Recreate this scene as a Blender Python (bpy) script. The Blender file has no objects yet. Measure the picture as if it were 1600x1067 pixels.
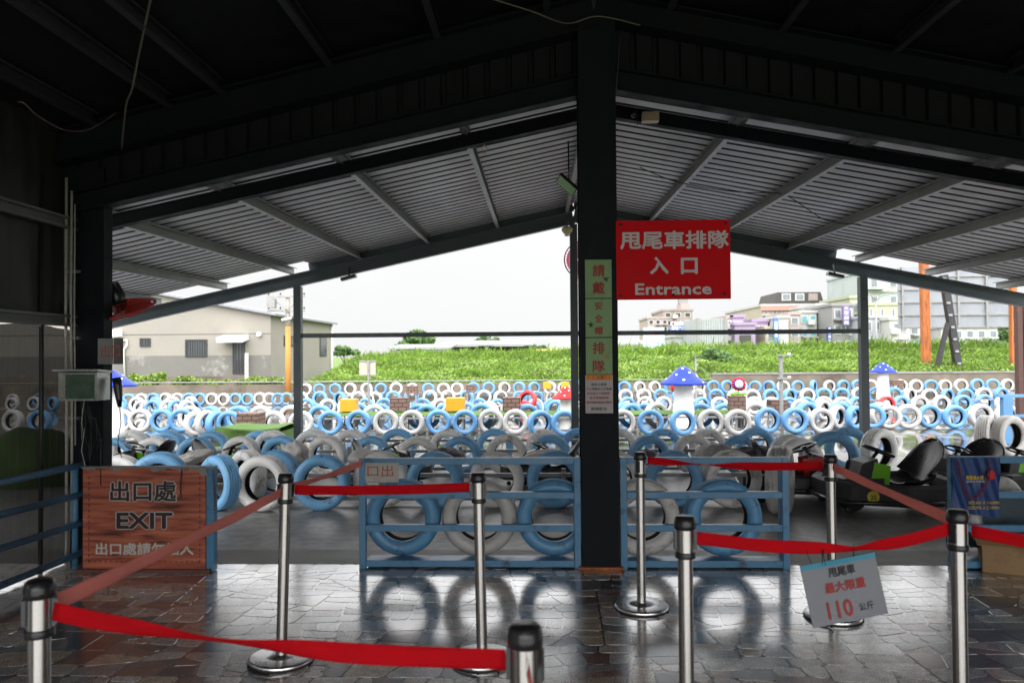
import bpy, math, random
from mathutils import Vector, Matrix, noise
R = math.radians
rnd = random.Random(11)
scn = bpy.context.scene
col = scn.collection

# ------------------------------------------------------------------ camera
F = 1200.0                       # focal length in pixels of the 1600 px wide photograph
CAMZ = 1.55
cd = bpy.data.cameras.new("camera"); cam = bpy.data.objects.new("camera", cd); col.objects.link(cam)
scn.camera = cam
cd.sensor_width = 36.0; cd.lens = 36.0 * F / 1600.0
cd.clip_start = 0.05; cd.clip_end = 3000
CM = Matrix.Rotation(R(2.0), 4, 'Z') @ Matrix.Rotation(R(90 + 1.0), 4, 'X') @ Matrix.Rotation(R(-0.42), 4, 'Z')
cam.matrix_world = Matrix.Translation((0, 0, CAMZ)) @ CM
cd.dof.use_dof = True; cd.dof.focus_distance = 6.2; cd.dof.aperture_fstop = 3.2

# ------------------------------------------------------------------ world: overcast sky (brighter overhead)
w = bpy.data.worlds.new("World"); scn.world = w; w.use_nodes = True
nt = w.node_tree; bg = nt.nodes["Background"]
tc = nt.nodes.new("ShaderNodeTexCoord"); sx = nt.nodes.new("ShaderNodeSeparateXYZ"); nt.links.new(tc.outputs["Generated"], sx.inputs[0])
rp = nt.nodes.new("ShaderNodeValToRGB"); nt.links.new(sx.outputs["Z"], rp.inputs[0])
e = rp.color_ramp.elements
e[0].position = 0.0; e[0].color = (0.157, 0.1575, 0.1585, 1)
e[1].position = 1.0; e[1].color = (0.56, 0.57, 0.58, 1)
a = e.new(0.17); a.color = (0.168, 0.1685, 0.1695, 1)
a = e.new(0.30); a.color = (0.44, 0.442, 0.446, 1)
a = e.new(0.50); a.color = (0.46, 0.465, 0.47, 1)
ns = nt.nodes.new("ShaderNodeTexNoise"); ns.inputs["Scale"].default_value = 1.6; ns.inputs["Detail"].default_value = 5
nt.links.new(tc.outputs["Generated"], ns.inputs[0])
mr = nt.nodes.new("ShaderNodeMapRange"); mr.inputs[1].default_value = .3; mr.inputs[2].default_value = .7
mr.inputs[3].default_value = .96; mr.inputs[4].default_value = 1.04; nt.links.new(ns.outputs[0], mr.inputs[0])
mm = nt.nodes.new("ShaderNodeVectorMath"); mm.operation = 'SCALE'
nt.links.new(rp.outputs[0], mm.inputs[0]); nt.links.new(mr.outputs[0], mm.inputs["Scale"])
by = nt.nodes.new("ShaderNodeMapRange"); by.inputs[1].default_value = .1; by.inputs[2].default_value = -.9; by.inputs[3].default_value = 1.0; by.inputs[4].default_value = 2.5  # sky brightened behind the camera, added as fill for the interior
nt.links.new(sx.outputs["Y"], by.inputs[0])
m2_ = nt.nodes.new("ShaderNodeVectorMath"); m2_.operation = 'SCALE'; nt.links.new(mm.outputs[0], m2_.inputs[0]); nt.links.new(by.outputs[0], m2_.inputs["Scale"])
nt.links.new(m2_.outputs[0], bg.inputs[0]); bg.inputs[1].default_value = 4.2

sd = bpy.data.lights.new("sun", 'SUN'); sd.energy = 0.5; sd.angle = R(30); sd.color = (1, .985, .96)
so = bpy.data.objects.new("sun", sd); col.objects.link(so)
so.rotation_euler = (R(38), 0, R(-20))       # high soft sun behind the camera
vs = scn.view_settings
vs.view_transform = 'Standard'; vs.look = 'None'; vs.gamma = 1; vs.exposure = 0.5
scn.cycles.use_denoising = True
scn.cycles.max_bounces = 8; scn.cycles.diffuse_bounces = 5; scn.cycles.glossy_bounces = 4
scn.cycles.transparent_max_bounces = 12; scn.cycles.sample_clamp_indirect = 6

# ------------------------------------------------------------------ pixel -> world
def ray(px, py):
    return (CM.to_3x3() @ Vector(((px - 800) / F, -(py - 533.5) / F, -1.0)))
def D(px, py, Y):
    r = ray(px, py); t = Y / r.y
    return Vector((r.x * t, Y, CAMZ + r.z * t))
def gz(y):
    if y < 8: return 0.0
    return -0.0225 * (min(y, 36) - 8)
def G(px, py):
    lo, hi = 0.5, 300.0
    for _ in range(60):
        m = (lo + hi) / 2
        if D(px, py, m).z > gz(m): lo = m
        else: hi = m
    return D(px, py, lo)

# ------------------------------------------------------------------ materials
MATS = {}
def mat(name, c, rough=.5, metal=0, var=.12, vscale=6, dirt=None, dscale=3, damt=.5, bump=0, bscale=40, coat=0, spec=.5, objvar=0, alpha=None, island=0, trans=0, stretch=None, ior=None):
    if name in MATS: return MATS[name]
    m = bpy.data.materials.new(name); m.use_nodes = True; n = m.node_tree; N = n.nodes; L = n.links
    b = N["Principled BSDF"]; b.inputs["Metallic"].default_value = metal
    b.inputs["Roughness"].default_value = rough; b.inputs["Specular IOR Level"].default_value = spec
    b.inputs["Coat Weight"].default_value = coat
    if ior: b.inputs["IOR"].default_value = ior
    t = N.new("ShaderNodeTexCoord"); src = t.outputs["Object"]
    if stretch:
        mp = N.new("ShaderNodeMapping"); mp.inputs["Scale"].default_value = stretch; L.new(src, mp.inputs[0]); src = mp.outputs[0]
    nz = N.new("ShaderNodeTexNoise"); nz.inputs["Scale"].default_value = vscale; nz.inputs["Detail"].default_value = 6; nz.inputs["Roughness"].default_value = .65
    if objvar:
        oi = N.new("ShaderNodeObjectInfo"); av = N.new("ShaderNodeVectorMath"); av.operation = 'MULTIPLY_ADD'
        cv = N.new("ShaderNodeCombineXYZ"); L.new(oi.outputs["Random"], cv.inputs[0]); L.new(oi.outputs["Random"], cv.inputs[1])
        av.inputs[1].default_value = (37, 91, 0); L.new(cv.outputs[0], av.inputs[0]); L.new(src, av.inputs[2]); src = av.outputs[0]
    L.new(src, nz.inputs["Vector"])
    mrn = N.new("ShaderNodeMapRange"); mrn.inputs[1].default_value = .3; mrn.inputs[2].default_value = .7
    mrn.inputs[3].default_value = 1 - var; mrn.inputs[4].default_value = 1 + var; L.new(nz.outputs[0], mrn.inputs[0])
    sc = N.new("ShaderNodeVectorMath"); sc.operation = 'SCALE'; sc.inputs[0].default_value = c[:3]; L.new(mrn.outputs[0], sc.inputs["Scale"])
    out = sc.outputs[0]
    if objvar or island:
        if island:
            g = N.new("ShaderNodeNewGeometry"); rs = g.outputs["Random Per Island"]; amt = island
        else:
            rs = oi.outputs["Random"]; amt = objvar
        m2 = N.new("ShaderNodeMapRange"); m2.inputs[3].default_value = 1 - amt; m2.inputs[4].default_value = 1 + amt; L.new(rs, m2.inputs[0])
        s2 = N.new("ShaderNodeVectorMath"); s2.operation = 'SCALE'; L.new(out, s2.inputs[0]); L.new(m2.outputs[0], s2.inputs["Scale"]); out = s2.outputs[0]
    if dirt:
        nd = N.new("ShaderNodeTexNoise"); nd.inputs["Scale"].default_value = dscale; nd.inputs["Detail"].default_value = 9; nd.inputs["Roughness"].default_value = .72
        L.new(src, nd.inputs["Vector"])
        cr = N.new("ShaderNodeMapRange"); cr.inputs[1].default_value = .62 - .2 * damt; cr.inputs[2].default_value = .72 - .08 * damt; L.new(nd.outputs[0], cr.inputs[0])
        mx = N.new("ShaderNodeMix"); mx.data_type = 'RGBA'; L.new(cr.outputs[0], mx.inputs[0]); L.new(out, mx.inputs[6]); mx.inputs[7].default_value = (*dirt[:3], 1); out = mx.outputs[2]
    L.new(out, b.inputs["Base Color"])
    rr = N.new("ShaderNodeMapRange"); rr.inputs[1].default_value = .3; rr.inputs[2].default_value = .7; rr.inputs[3].default_value = max(0, rough * .75); rr.inputs[4].default_value = min(1, rough * 1.3)
    L.new(nz.outputs[0], rr.inputs[0]); L.new(rr.outputs[0], b.inputs["Roughness"])
    if bump:
        nb = N.new("ShaderNodeTexNoise"); nb.inputs["Scale"].default_value = bscale; nb.inputs["Detail"].default_value = 4; L.new(src, nb.inputs["Vector"])
        bp = N.new("ShaderNodeBump"); bp.inputs["Strength"].default_value = bump; bp.inputs["Distance"].default_value = .01; L.new(nb.outputs[0], bp.inputs["Height"]); L.new(bp.outputs[0], b.inputs["Normal"])
    if alpha is not None or trans:
        o = N["Material Output"]; ms = N.new("ShaderNodeMixShader")
        if alpha is not None:
            tr = N.new("ShaderNodeBsdfTransparent"); L.new(tr.outputs[0], ms.inputs[1]); L.new(b.outputs[0], ms.inputs[2])
            ms.inputs[0].default_value = alpha
        else:
            tl = N.new("ShaderNodeBsdfTranslucent"); L.new(out, tl.inputs[0]); L.new(b.outputs[0], ms.inputs[1]); L.new(tl.outputs[0], ms.inputs[2]); ms.inputs[0].default_value = trans
        L.new(ms.outputs[0], o.inputs[0])
    MATS[name] = m; return m

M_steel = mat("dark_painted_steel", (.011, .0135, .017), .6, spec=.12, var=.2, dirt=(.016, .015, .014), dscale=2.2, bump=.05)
M_steel2 = mat("canopy_painted_steel", (.038, .048, .058), .35, var=.15)
M_galv = mat("galvanised_purlin", (.26, .26, .26), .4, metal=.35, var=.15, dirt=(.2, .19, .17), dscale=1.4, damt=.4)
M_ribd = mat("canopy_rib_painted_shade", (.045, .045, .05), .6, var=.2)  # dark colour stands in for the shade inside the ribs
M_sheet = mat("canopy_sheet", (.40, .39, .41), .45, metal=.15, var=.08, vscale=1.2, dirt=(.33, .32, .33), dscale=.9, damt=.5, stretch=(1, .3, 1))
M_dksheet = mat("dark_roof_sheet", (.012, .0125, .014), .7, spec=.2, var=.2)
M_bluef = mat("blue_frame_paint", (.085, .235, .40), .35, var=.14, dirt=(.030, .032, .035), dscale=6, damt=.30, bump=.06, bscale=60)
M_tb = mat("blue_tyre_paint", (.115, .29, .55), .38, var=.07, dirt=(.12, .24, .38), dscale=5, damt=.28, bump=.12, bscale=30, objvar=.13)
M_tw = mat("white_tyre_paint", (.49, .485, .48), .42, var=.06, dirt=(.42, .38, .32), dscale=5, damt=.34, bump=.12, bscale=30, objvar=.10)
M_tbn = mat("worn_blue_tyre_paint", (.105, .285, .48), .36, var=.12, dirt=(.045, .065, .085), dscale=9, damt=.30, bump=.25, bscale=34, objvar=.14)
M_twn = mat("worn_white_tyre_paint", (.53, .51, .48), .42, var=.12, dirt=(.17, .15, .135), dscale=8, damt=.42, bump=.25, bscale=34, objvar=.10)
M_tb2 = mat("brightened_blue_tyre_paint", (.19, .44, .72), .4, var=.1, dirt=(.06, .09, .12), dscale=8, damt=.28, bump=.2, bscale=34, objvar=.15)  # brightened copy of the blue paint, makes up for canopy shade
M_tw2 = mat("brightened_white_tyre_paint", (.80, .785, .76), .45, var=.1, dirt=(.25, .225, .20), dscale=7, damt=.42, bump=.2, bscale=34, objvar=.12)  # brightened copy of the white paint, makes up for canopy shade
M_tr = mat("red_tyre_paint", (.62, .03, .035), .38, var=.1, dirt=(.3, .05, .05), dscale=5, damt=.3)
M_rub = mat("black_rubber", (.018, .018, .019), .6, var=.3, vscale=9, bump=.2)
M_blk = mat("black_plastic", (.016, .016, .018), .28, var=.15)
M_blkm = mat("matt_black_plastic", (.024, .024, .026), .5, var=.2, dirt=(.07, .065, .06), dscale=6, damt=.35)
M_ss = mat("brushed_stainless", (.36, .345, .325), .26, metal=1, var=.08, vscale=18, stretch=(1, 1, .04))
M_chrome = mat("polished_base", (.86, .85, .84), .30, metal=1, var=.06, dirt=(.4, .38, .35), dscale=7, damt=.2)
M_belt = mat("red_belt_fabric", (.66, .006, .014), .8, spec=.15, var=.10, vscale=5, bump=.25, bscale=260, trans=.34)
M_beltp = mat("backlit_red_belt_fabric", (1.0, .48, .42), .8, spec=.15, var=.10, vscale=5, bump=.25, bscale=260, trans=.6)  # paler copy of the red fabric, backlight put into its colour
M_conc = mat("old_concrete", (.23, .22, .205), .55, var=.22, vscale=1.2, dirt=(.12, .112, .10), dscale=.8, damt=.6, bump=.2, bscale=18)
M_wall = mat("cement_render", (.27, .25, .215), .85, var=.09, vscale=.7, dirt=(.30, .27, .23), dscale=.45, damt=.5, bump=.15, bscale=6)
M_wall2 = mat("grey_cement_band", (.155, .145, .132), .85, var=.12, vscale=.9, dirt=(.33, .31, .28), dscale=1.1, damt=.3)
M_fw = mat("stained_concrete_wall", (.16, .13, .10), .85, var=.3, vscale=.8, dirt=(.07, .055, .04), dscale=.6, damt=.7, bump=.2, bscale=8)
M_rust = mat("rusty_steel", (.42, .13, .035), .8, var=.35, vscale=4, dirt=(.16, .045, .02), dscale=2.5, damt=.7, stretch=(3, 3, .5))
M_brn = mat("brown_painted_steel", (.07, .03, .024), .6, var=.2, dirt=(.14, .05, .03), dscale=3, damt=.4)
M_grey = mat("grey_pipe", (.28, .28, .275), .5, metal=.2, var=.15, dirt=(.16, .13, .1), dscale=6)
M_turf = mat("artificial_turf", (.075, .15, .025), .9, var=.25, vscale=22, bump=.6, bscale=130)
M_blade = mat("grass_blade", (.15, .25, .03), .6, var=.45, vscale=.9, island=.45, trans=.25)
M_leafy = mat("leaf_green", (.175, .265, .036), .55, var=.3, vscale=.5, island=.5, trans=.2)
M_leafd = mat("tree_leaf", (.075, .145, .035), .6, var=.1, island=.5, trans=.2)
M_bark = mat("bark", (.12, .09, .06), .9, var=.3)
M_soil = mat("bank_soil", (.10, .17, .025), .95, var=.35, vscale=2.5, dirt=(.12, .09, .05), dscale=2, damt=.25)
M_bluecap = mat("glossy_blue_cap", (.010, .035, .42), .4, var=.2, vscale=3, spec=.3)
M_redcap = mat("glossy_red_cap", (.50, .012, .014), .4, var=.15, vscale=3, spec=.3)
M_white = mat("white_paint", (.80, .80, .78), .35, var=.04)
M_stem = mat("white_fibreglass_stem", (.74, .74, .73), .4, var=.06, dirt=(.5, .48, .44), dscale=3, damt=.3)
M_yel = mat("yellow_box_paint", (.62, .30, .012), .4, var=.06, dirt=(.5, .28, .05), dscale=5, damt=.2)
M_cloth = mat("grey_cover_cloth", (.52, .49, .46), .9, var=.12, bump=.4, bscale=70, dirt=(.2, .185, .17), dscale=4)
M_clothd = mat("dark_cover_cloth", (.10, .085, .095), .85, var=.2, bump=.4, bscale=60)
M_green = mat("lime_plastic", (.17, .50, .015), .4, var=.08)
M_redp = mat("red_plastic", (.55, .015, .02), .4, var=.08)
M_card = mat("cardboard", (.33, .205, .10), .8, var=.12, vscale=3, dirt=(.2, .12, .06), dscale=4)
M_box = mat("galvanised_green_box", (.10, .155, .11), .32, metal=.45, var=.3, vscale=5, dirt=(.03, .05, .04), dscale=4, damt=.6)
M_tin = mat("bare_tin", (.5, .5, .47), .3, metal=.8, var=.2, dirt=(.2, .19, .15), dscale=5)
M_sign = mat("sign_red", (.70, .006, .012), .6, var=.05, vscale=2, spec=.12)
M_slet = mat("sign_letter_grey", (.60, .57, .57), .5, var=.05)
M_gsign = mat("sign_green", (.22, .36, .15), .55, var=.1, dirt=(.15, .26, .1), dscale=4)
M_dred = mat("dark_red_letter", (.32, .03, .025), .6, var=.1)
M_paper = mat("paper", (.52, .46, .46), .7, var=.06)
M_paperg = mat("old_paper", (.50, .49, .45), .6, var=.1, dirt=(.4, .38, .33), dscale=8)
M_fred = mat("faded_red_letter", (.50, .12, .09), .6, var=.3, vscale=20)
M_orng = mat("orange_strip", (.72, .25, .02), .6)
M_ink = mat("black_ink", (.02, .018, .02), .6)
M_brnk = mat("sign_dark_letter", (.035, .02, .02), .5)
M_outl = mat("sign_outline", (.45, .43, .41), .5)
M_gold = mat("sign_gold_outline", (.35, .18, .06), .5)
M_plac = mat("placard_white", (.145, .152, .172), .3, var=.06, vscale=4, spec=.5)
M_cyan = mat("placard_cyan", (.01, .22, .32), .4)
M_navy = mat("banner_navy", (.012, .045, .17), .45, var=.3, vscale=6, bump=.3, bscale=12)
M_yell = mat("banner_yellow", (.65, .45, .02), .5)
M_wire = mat("wire_black", (.015, .015, .015), .5)
M_rope = mat("frayed_rope", (.16, .14, .12), .9)
M_fanr = mat("fan_red", (.50, .03, .02), .35, var=.2)
M_fanp = mat("fan_pink_blade", (.80, .22, .36), .4, trans=.6)
M_window = mat("window_glass", (.06, .07, .075), .15, var=.25, vscale=2)
M_frame = mat("window_frame", (.035, .03, .03), .5)
M_net = mat("shade_net", (.026, .026, .025), .8, var=.9, vscale=3, alpha=.93, stretch=(1, 9, .35), spec=.15)
M_tarp = mat("dark_tarpaulin", (.028, .027, .026), .5, var=.4, vscale=2.5, bump=.5, bscale=5)
M_bill = mat("billboard_back", (.27, .285, .31), .5, metal=.3, var=.12, vscale=1.5, dirt=(.34, .30, .26), dscale=1.2, damt=.3)
M_pole = mat("yellow_pole", (.50, .21, .04), .7, var=.12, vscale=2)
M_poleg = mat("concrete_pole", (.42, .38, .32), .8, var=.15)
M_beige = mat("beige_plastic", (.50, .40, .24), .4)
M_lamp = mat("lamp_face", (.30, .48, .22), .3)

def brickmat(name, c1, c2, mortar, scale, stretch=(1, 1, 1)):
    m = bpy.data.materials.new(name); m.use_nodes = True; N = m.node_tree.nodes; L = m.node_tree.links; b = N["Principled BSDF"]
    t = N.new("ShaderNodeTexCoord"); mp = N.new("ShaderNodeMapping"); mp.inputs["Rotation"].default_value = (R(90), 0, 0); L.new(t.outputs["Object"], mp.inputs[0])
    br = N.new("ShaderNodeTexBrick"); br.inputs["Color1"].default_value = (*c1, 1); br.inputs["Color2"].default_value = (*c2, 1); br.inputs["Mortar"].default_value = (*mortar, 1)
    br.inputs["Scale"].default_value = scale; br.inputs["Mortar Size"].default_value = .03; L.new(mp.outputs[0], br.inputs[0]); L.new(br.outputs[0], b.inputs["Base Color"])
    b.inputs["Roughness"].default_value = .7; return m
M_brick = brickmat("block_brick_print", (.20, .115, .085), (.16, .095, .075), (.04, .025, .02), 2.6)

def woodmat():
    m = bpy.data.materials.new("printed_wood"); m.use_nodes = True; N = m.node_tree.nodes; L = m.node_tree.links; b = N["Principled BSDF"]
    t = N.new("ShaderNodeTexCoord"); mp = N.new("ShaderNodeMapping"); mp.inputs["Scale"].default_value = (1.3, 1, 14); L.new(t.outputs["Object"], mp.inputs[0])
    nz = N.new("ShaderNodeTexNoise"); nz.inputs["Scale"].default_value = 2.2; nz.inputs["Detail"].default_value = 8; nz.inputs["Distortion"].default_value = .6; L.new(mp.outputs[0], nz.inputs[0])
    cr = N.new("ShaderNodeValToRGB"); el = cr.color_ramp.elements; el[0].position = .32; el[0].color = (.08, .022, .014, 1); el[1].position = .68; el[1].color = (.58, .19, .10, 1)
    q = el.new(.48); q.color = (.38, .095, .055, 1); L.new(nz.outputs[0], cr.inputs[0]); L.new(cr.outputs[0], b.inputs["Base Color"]); b.inputs["Roughness"].default_value = .4
    return m
M_wood = woodmat()

def stonemat(name, grout=False):
    m = bpy.data.materials.new(name); m.use_nodes = True; N = m.node_tree.nodes; L = m.node_tree.links; b = N["Principled BSDF"]
    t = N.new("ShaderNodeTexCoord")
    n1 = N.new("ShaderNodeTexNoise"); n1.inputs["Scale"].default_value = 1.7; n1.inputs["Detail"].default_value = 6; L.new(t.outputs["Object"], n1.inputs[0])
    n2 = N.new("ShaderNodeTexNoise"); n2.inputs["Scale"].default_value = 120; n2.inputs["Detail"].default_value = 3; L.new(t.outputs["Object"], n2.inputs[0])
    n3 = N.new("ShaderNodeTexNoise"); n3.inputs["Scale"].default_value = 16; n3.inputs["Detail"].default_value = 5; L.new(t.outputs["Object"], n3.inputs[0])
    if grout:
        b.inputs["Base Color"].default_value = (.085, .068, .055, 1)
    else:
        at = N.new("ShaderNodeVertexColor"); at.layer_name = "Col"
        m1 = N.new("ShaderNodeMapRange"); m1.inputs[1].default_value = .35; m1.inputs[2].default_value = .65; m1.inputs[3].default_value = .55; m1.inputs[4].default_value = 1.45; L.new(n2.outputs[0], m1.inputs[0])
        s = N.new("ShaderNodeVectorMath"); s.operation = 'SCALE'; L.new(at.outputs[0], s.inputs[0]); L.new(m1.outputs[0], s.inputs["Scale"])
        m2 = N.new("ShaderNodeMapRange"); m2.inputs[1].default_value = .3; m2.inputs[2].default_value = .7; m2.inputs[3].default_value = .7; m2.inputs[4].default_value = 1.2; L.new(n3.outputs[0], m2.inputs[0])
        s2 = N.new("ShaderNodeVectorMath"); s2.operation = 'SCALE'; L.new(s.outputs[0], s2.inputs[0]); L.new(m2.outputs[0], s2.inputs["Scale"]); L.new(s2.outputs[0], b.inputs["Base Color"])
    rr = N.new("ShaderNodeMapRange"); rr.inputs[1].default_value = .35; rr.inputs[2].default_value = .65
    rr.inputs[3].default_value = .07 if grout else .13; rr.inputs[4].default_value = .2 if grout else .31; L.new(n1.outputs[0], rr.inputs[0]); L.new(rr.outputs[0], b.inputs["Roughness"])
    b.inputs["IOR"].default_value = 1.8; b.inputs["Coat Weight"].default_value = 1.0; b.inputs["Coat IOR"].default_value = 1.7; b.inputs["Coat Roughness"].default_value = .15
    bp = N.new("ShaderNodeBump"); bp.inputs["Strength"].default_value = .22; bp.inputs["Distance"].default_value = .003; L.new(n3.outputs[0], bp.inputs["Height"])
    bp2 = N.new("ShaderNodeBump"); bp2.inputs["Strength"].default_value = .12; bp2.inputs["Distance"].default_value = .002; L.new(n2.outputs[0], bp2.inputs["Height"]); L.new(bp.outputs[0], bp2.inputs["Normal"]); L.new(bp2.outputs[0], b.inputs["Normal"])
    return m
M_stone = stonemat("paving_stone"); M_grout = stonemat("paving_grout", True)

def wetmat():
    m = bpy.data.materials.new("wet_track_concrete"); m.use_nodes = True; N = m.node_tree.nodes; L = m.node_tree.links; b = N["Principled BSDF"]
    t = N.new("ShaderNodeTexCoord"); mp = N.new("ShaderNodeMapping"); mp.inputs["Scale"].default_value = (1, .55, 1); L.new(t.outputs["Object"], mp.inputs[0])
    n1 = N.new("ShaderNodeTexNoise"); n1.inputs["Scale"].default_value = .55; n1.inputs["Detail"].default_value = 7; n1.inputs["Roughness"].default_value = .6; L.new(mp.outputs[0], n1.inputs[0])
    n2 = N.new("ShaderNodeTexNoise"); n2.inputs["Scale"].default_value = 9; n2.inputs["Detail"].default_value = 8; L.new(t.outputs["Object"], n2.inputs[0])
    sp = N.new("ShaderNodeSeparateXYZ"); L.new(t.outputs["Object"], sp.inputs[0])
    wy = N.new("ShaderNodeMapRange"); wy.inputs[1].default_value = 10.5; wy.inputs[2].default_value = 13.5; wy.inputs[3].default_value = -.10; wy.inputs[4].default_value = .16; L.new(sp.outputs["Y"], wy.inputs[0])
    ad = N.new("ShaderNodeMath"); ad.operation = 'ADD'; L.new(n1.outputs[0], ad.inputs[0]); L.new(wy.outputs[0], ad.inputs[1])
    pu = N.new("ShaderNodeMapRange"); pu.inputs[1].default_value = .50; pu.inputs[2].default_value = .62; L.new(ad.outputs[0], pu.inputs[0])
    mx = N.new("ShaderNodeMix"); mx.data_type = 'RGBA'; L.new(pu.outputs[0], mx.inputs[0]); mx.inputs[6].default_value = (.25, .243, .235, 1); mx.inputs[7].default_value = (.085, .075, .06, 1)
    v2 = N.new("ShaderNodeMapRange"); v2.inputs[1].default_value = .3; v2.inputs[2].default_value = .7; v2.inputs[3].default_value = .7; v2.inputs[4].default_value = 1.3; L.new(n2.outputs[0], v2.inputs[0])
    s = N.new("ShaderNodeVectorMath"); s.operation = 'SCALE'; L.new(mx.outputs[2], s.inputs[0]); L.new(v2.outputs[0], s.inputs["Scale"])
    # pale crack lines
    vo = N.new("ShaderNodeTexVoronoi"); vo.feature = 'DISTANCE_TO_EDGE'; vo.inputs["Scale"].default_value = .42
    nd = N.new("ShaderNodeTexNoise"); nd.inputs["Scale"].default_value = 2.5; nd.inputs["Detail"].default_value = 5; L.new(t.outputs["Object"], nd.inputs[0])
    va = N.new("ShaderNodeVectorMath"); va.operation = 'MULTIPLY_ADD'; va.inputs[1].default_value = (.5, .5, 0); L.new(nd.outputs["Color"], va.inputs[0]); L.new(t.outputs["Object"], va.inputs[2]); L.new(va.outputs[0], vo.inputs["Vector"])
    ck = N.new("ShaderNodeMapRange"); ck.inputs[1].default_value = .004; ck.inputs[2].default_value = .014; ck.inputs[3].default_value = 1; ck.inputs[4].default_value = 0; L.new(vo.outputs["Distance"], ck.inputs[0])
    mc = N.new("ShaderNodeMath"); mc.operation = 'MULTIPLY'; L.new(ck.outputs[0], mc.inputs[0]); mc.inputs[1].default_value = .55
    m3 = N.new("ShaderNodeMix"); m3.data_type = 'RGBA'; L.new(mc.outputs[0], m3.inputs[0]); L.new(s.outputs[0], m3.inputs[6]); m3.inputs[7].default_value = (.33, .32, .30, 1)
    L.new(m3.outputs[2], b.inputs["Base Color"])
    ro = N.new("ShaderNodeMapRange"); ro.inputs[3].default_value = .42; ro.inputs[4].default_value = .05; L.new(pu.outputs[0], ro.inputs[0]); L.new(ro.outputs[0], b.inputs["Roughness"])
    bp = N.new("ShaderNodeBump"); bp.inputs["Distance"].default_value = .006; L.new(n2.outputs[0], bp.inputs["Height"])
    bs = N.new("ShaderNodeMapRange"); bs.inputs[3].default_value = .4; bs.inputs[4].default_value = .03; L.new(pu.outputs[0], bs.inputs[0]); L.new(bs.outputs[0], bp.inputs["Strength"]); L.new(bp.outputs[0], b.inputs["Normal"])
    return m
M_wet = wetmat()

# ------------------------------------------------------------------ object helpers
def tag(o, label=None, cat=None, group=None, kind=None):
    if label: o["label"] = label
    if cat: o["category"] = cat
    if group: o["group"] = group
    if kind: o["kind"] = kind
    return o
def thing(name, label, cat, loc=(0, 0, 0), rz=0, group=None):
    o = bpy.data.objects.new(name, None); col.objects.link(o)
    o.location = loc; o.rotation_euler = (0, 0, rz); o.empty_display_size = .1
    return tag(o, label, cat, group)
def inv(o):
    m = Matrix.Identity(4); ch = []
    while o: ch.append(o); o = o.parent
    for q in reversed(ch): m = m @ Matrix.LocRotScale(q.location, q.rotation_euler, q.scale)
    return m.inverted()

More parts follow.
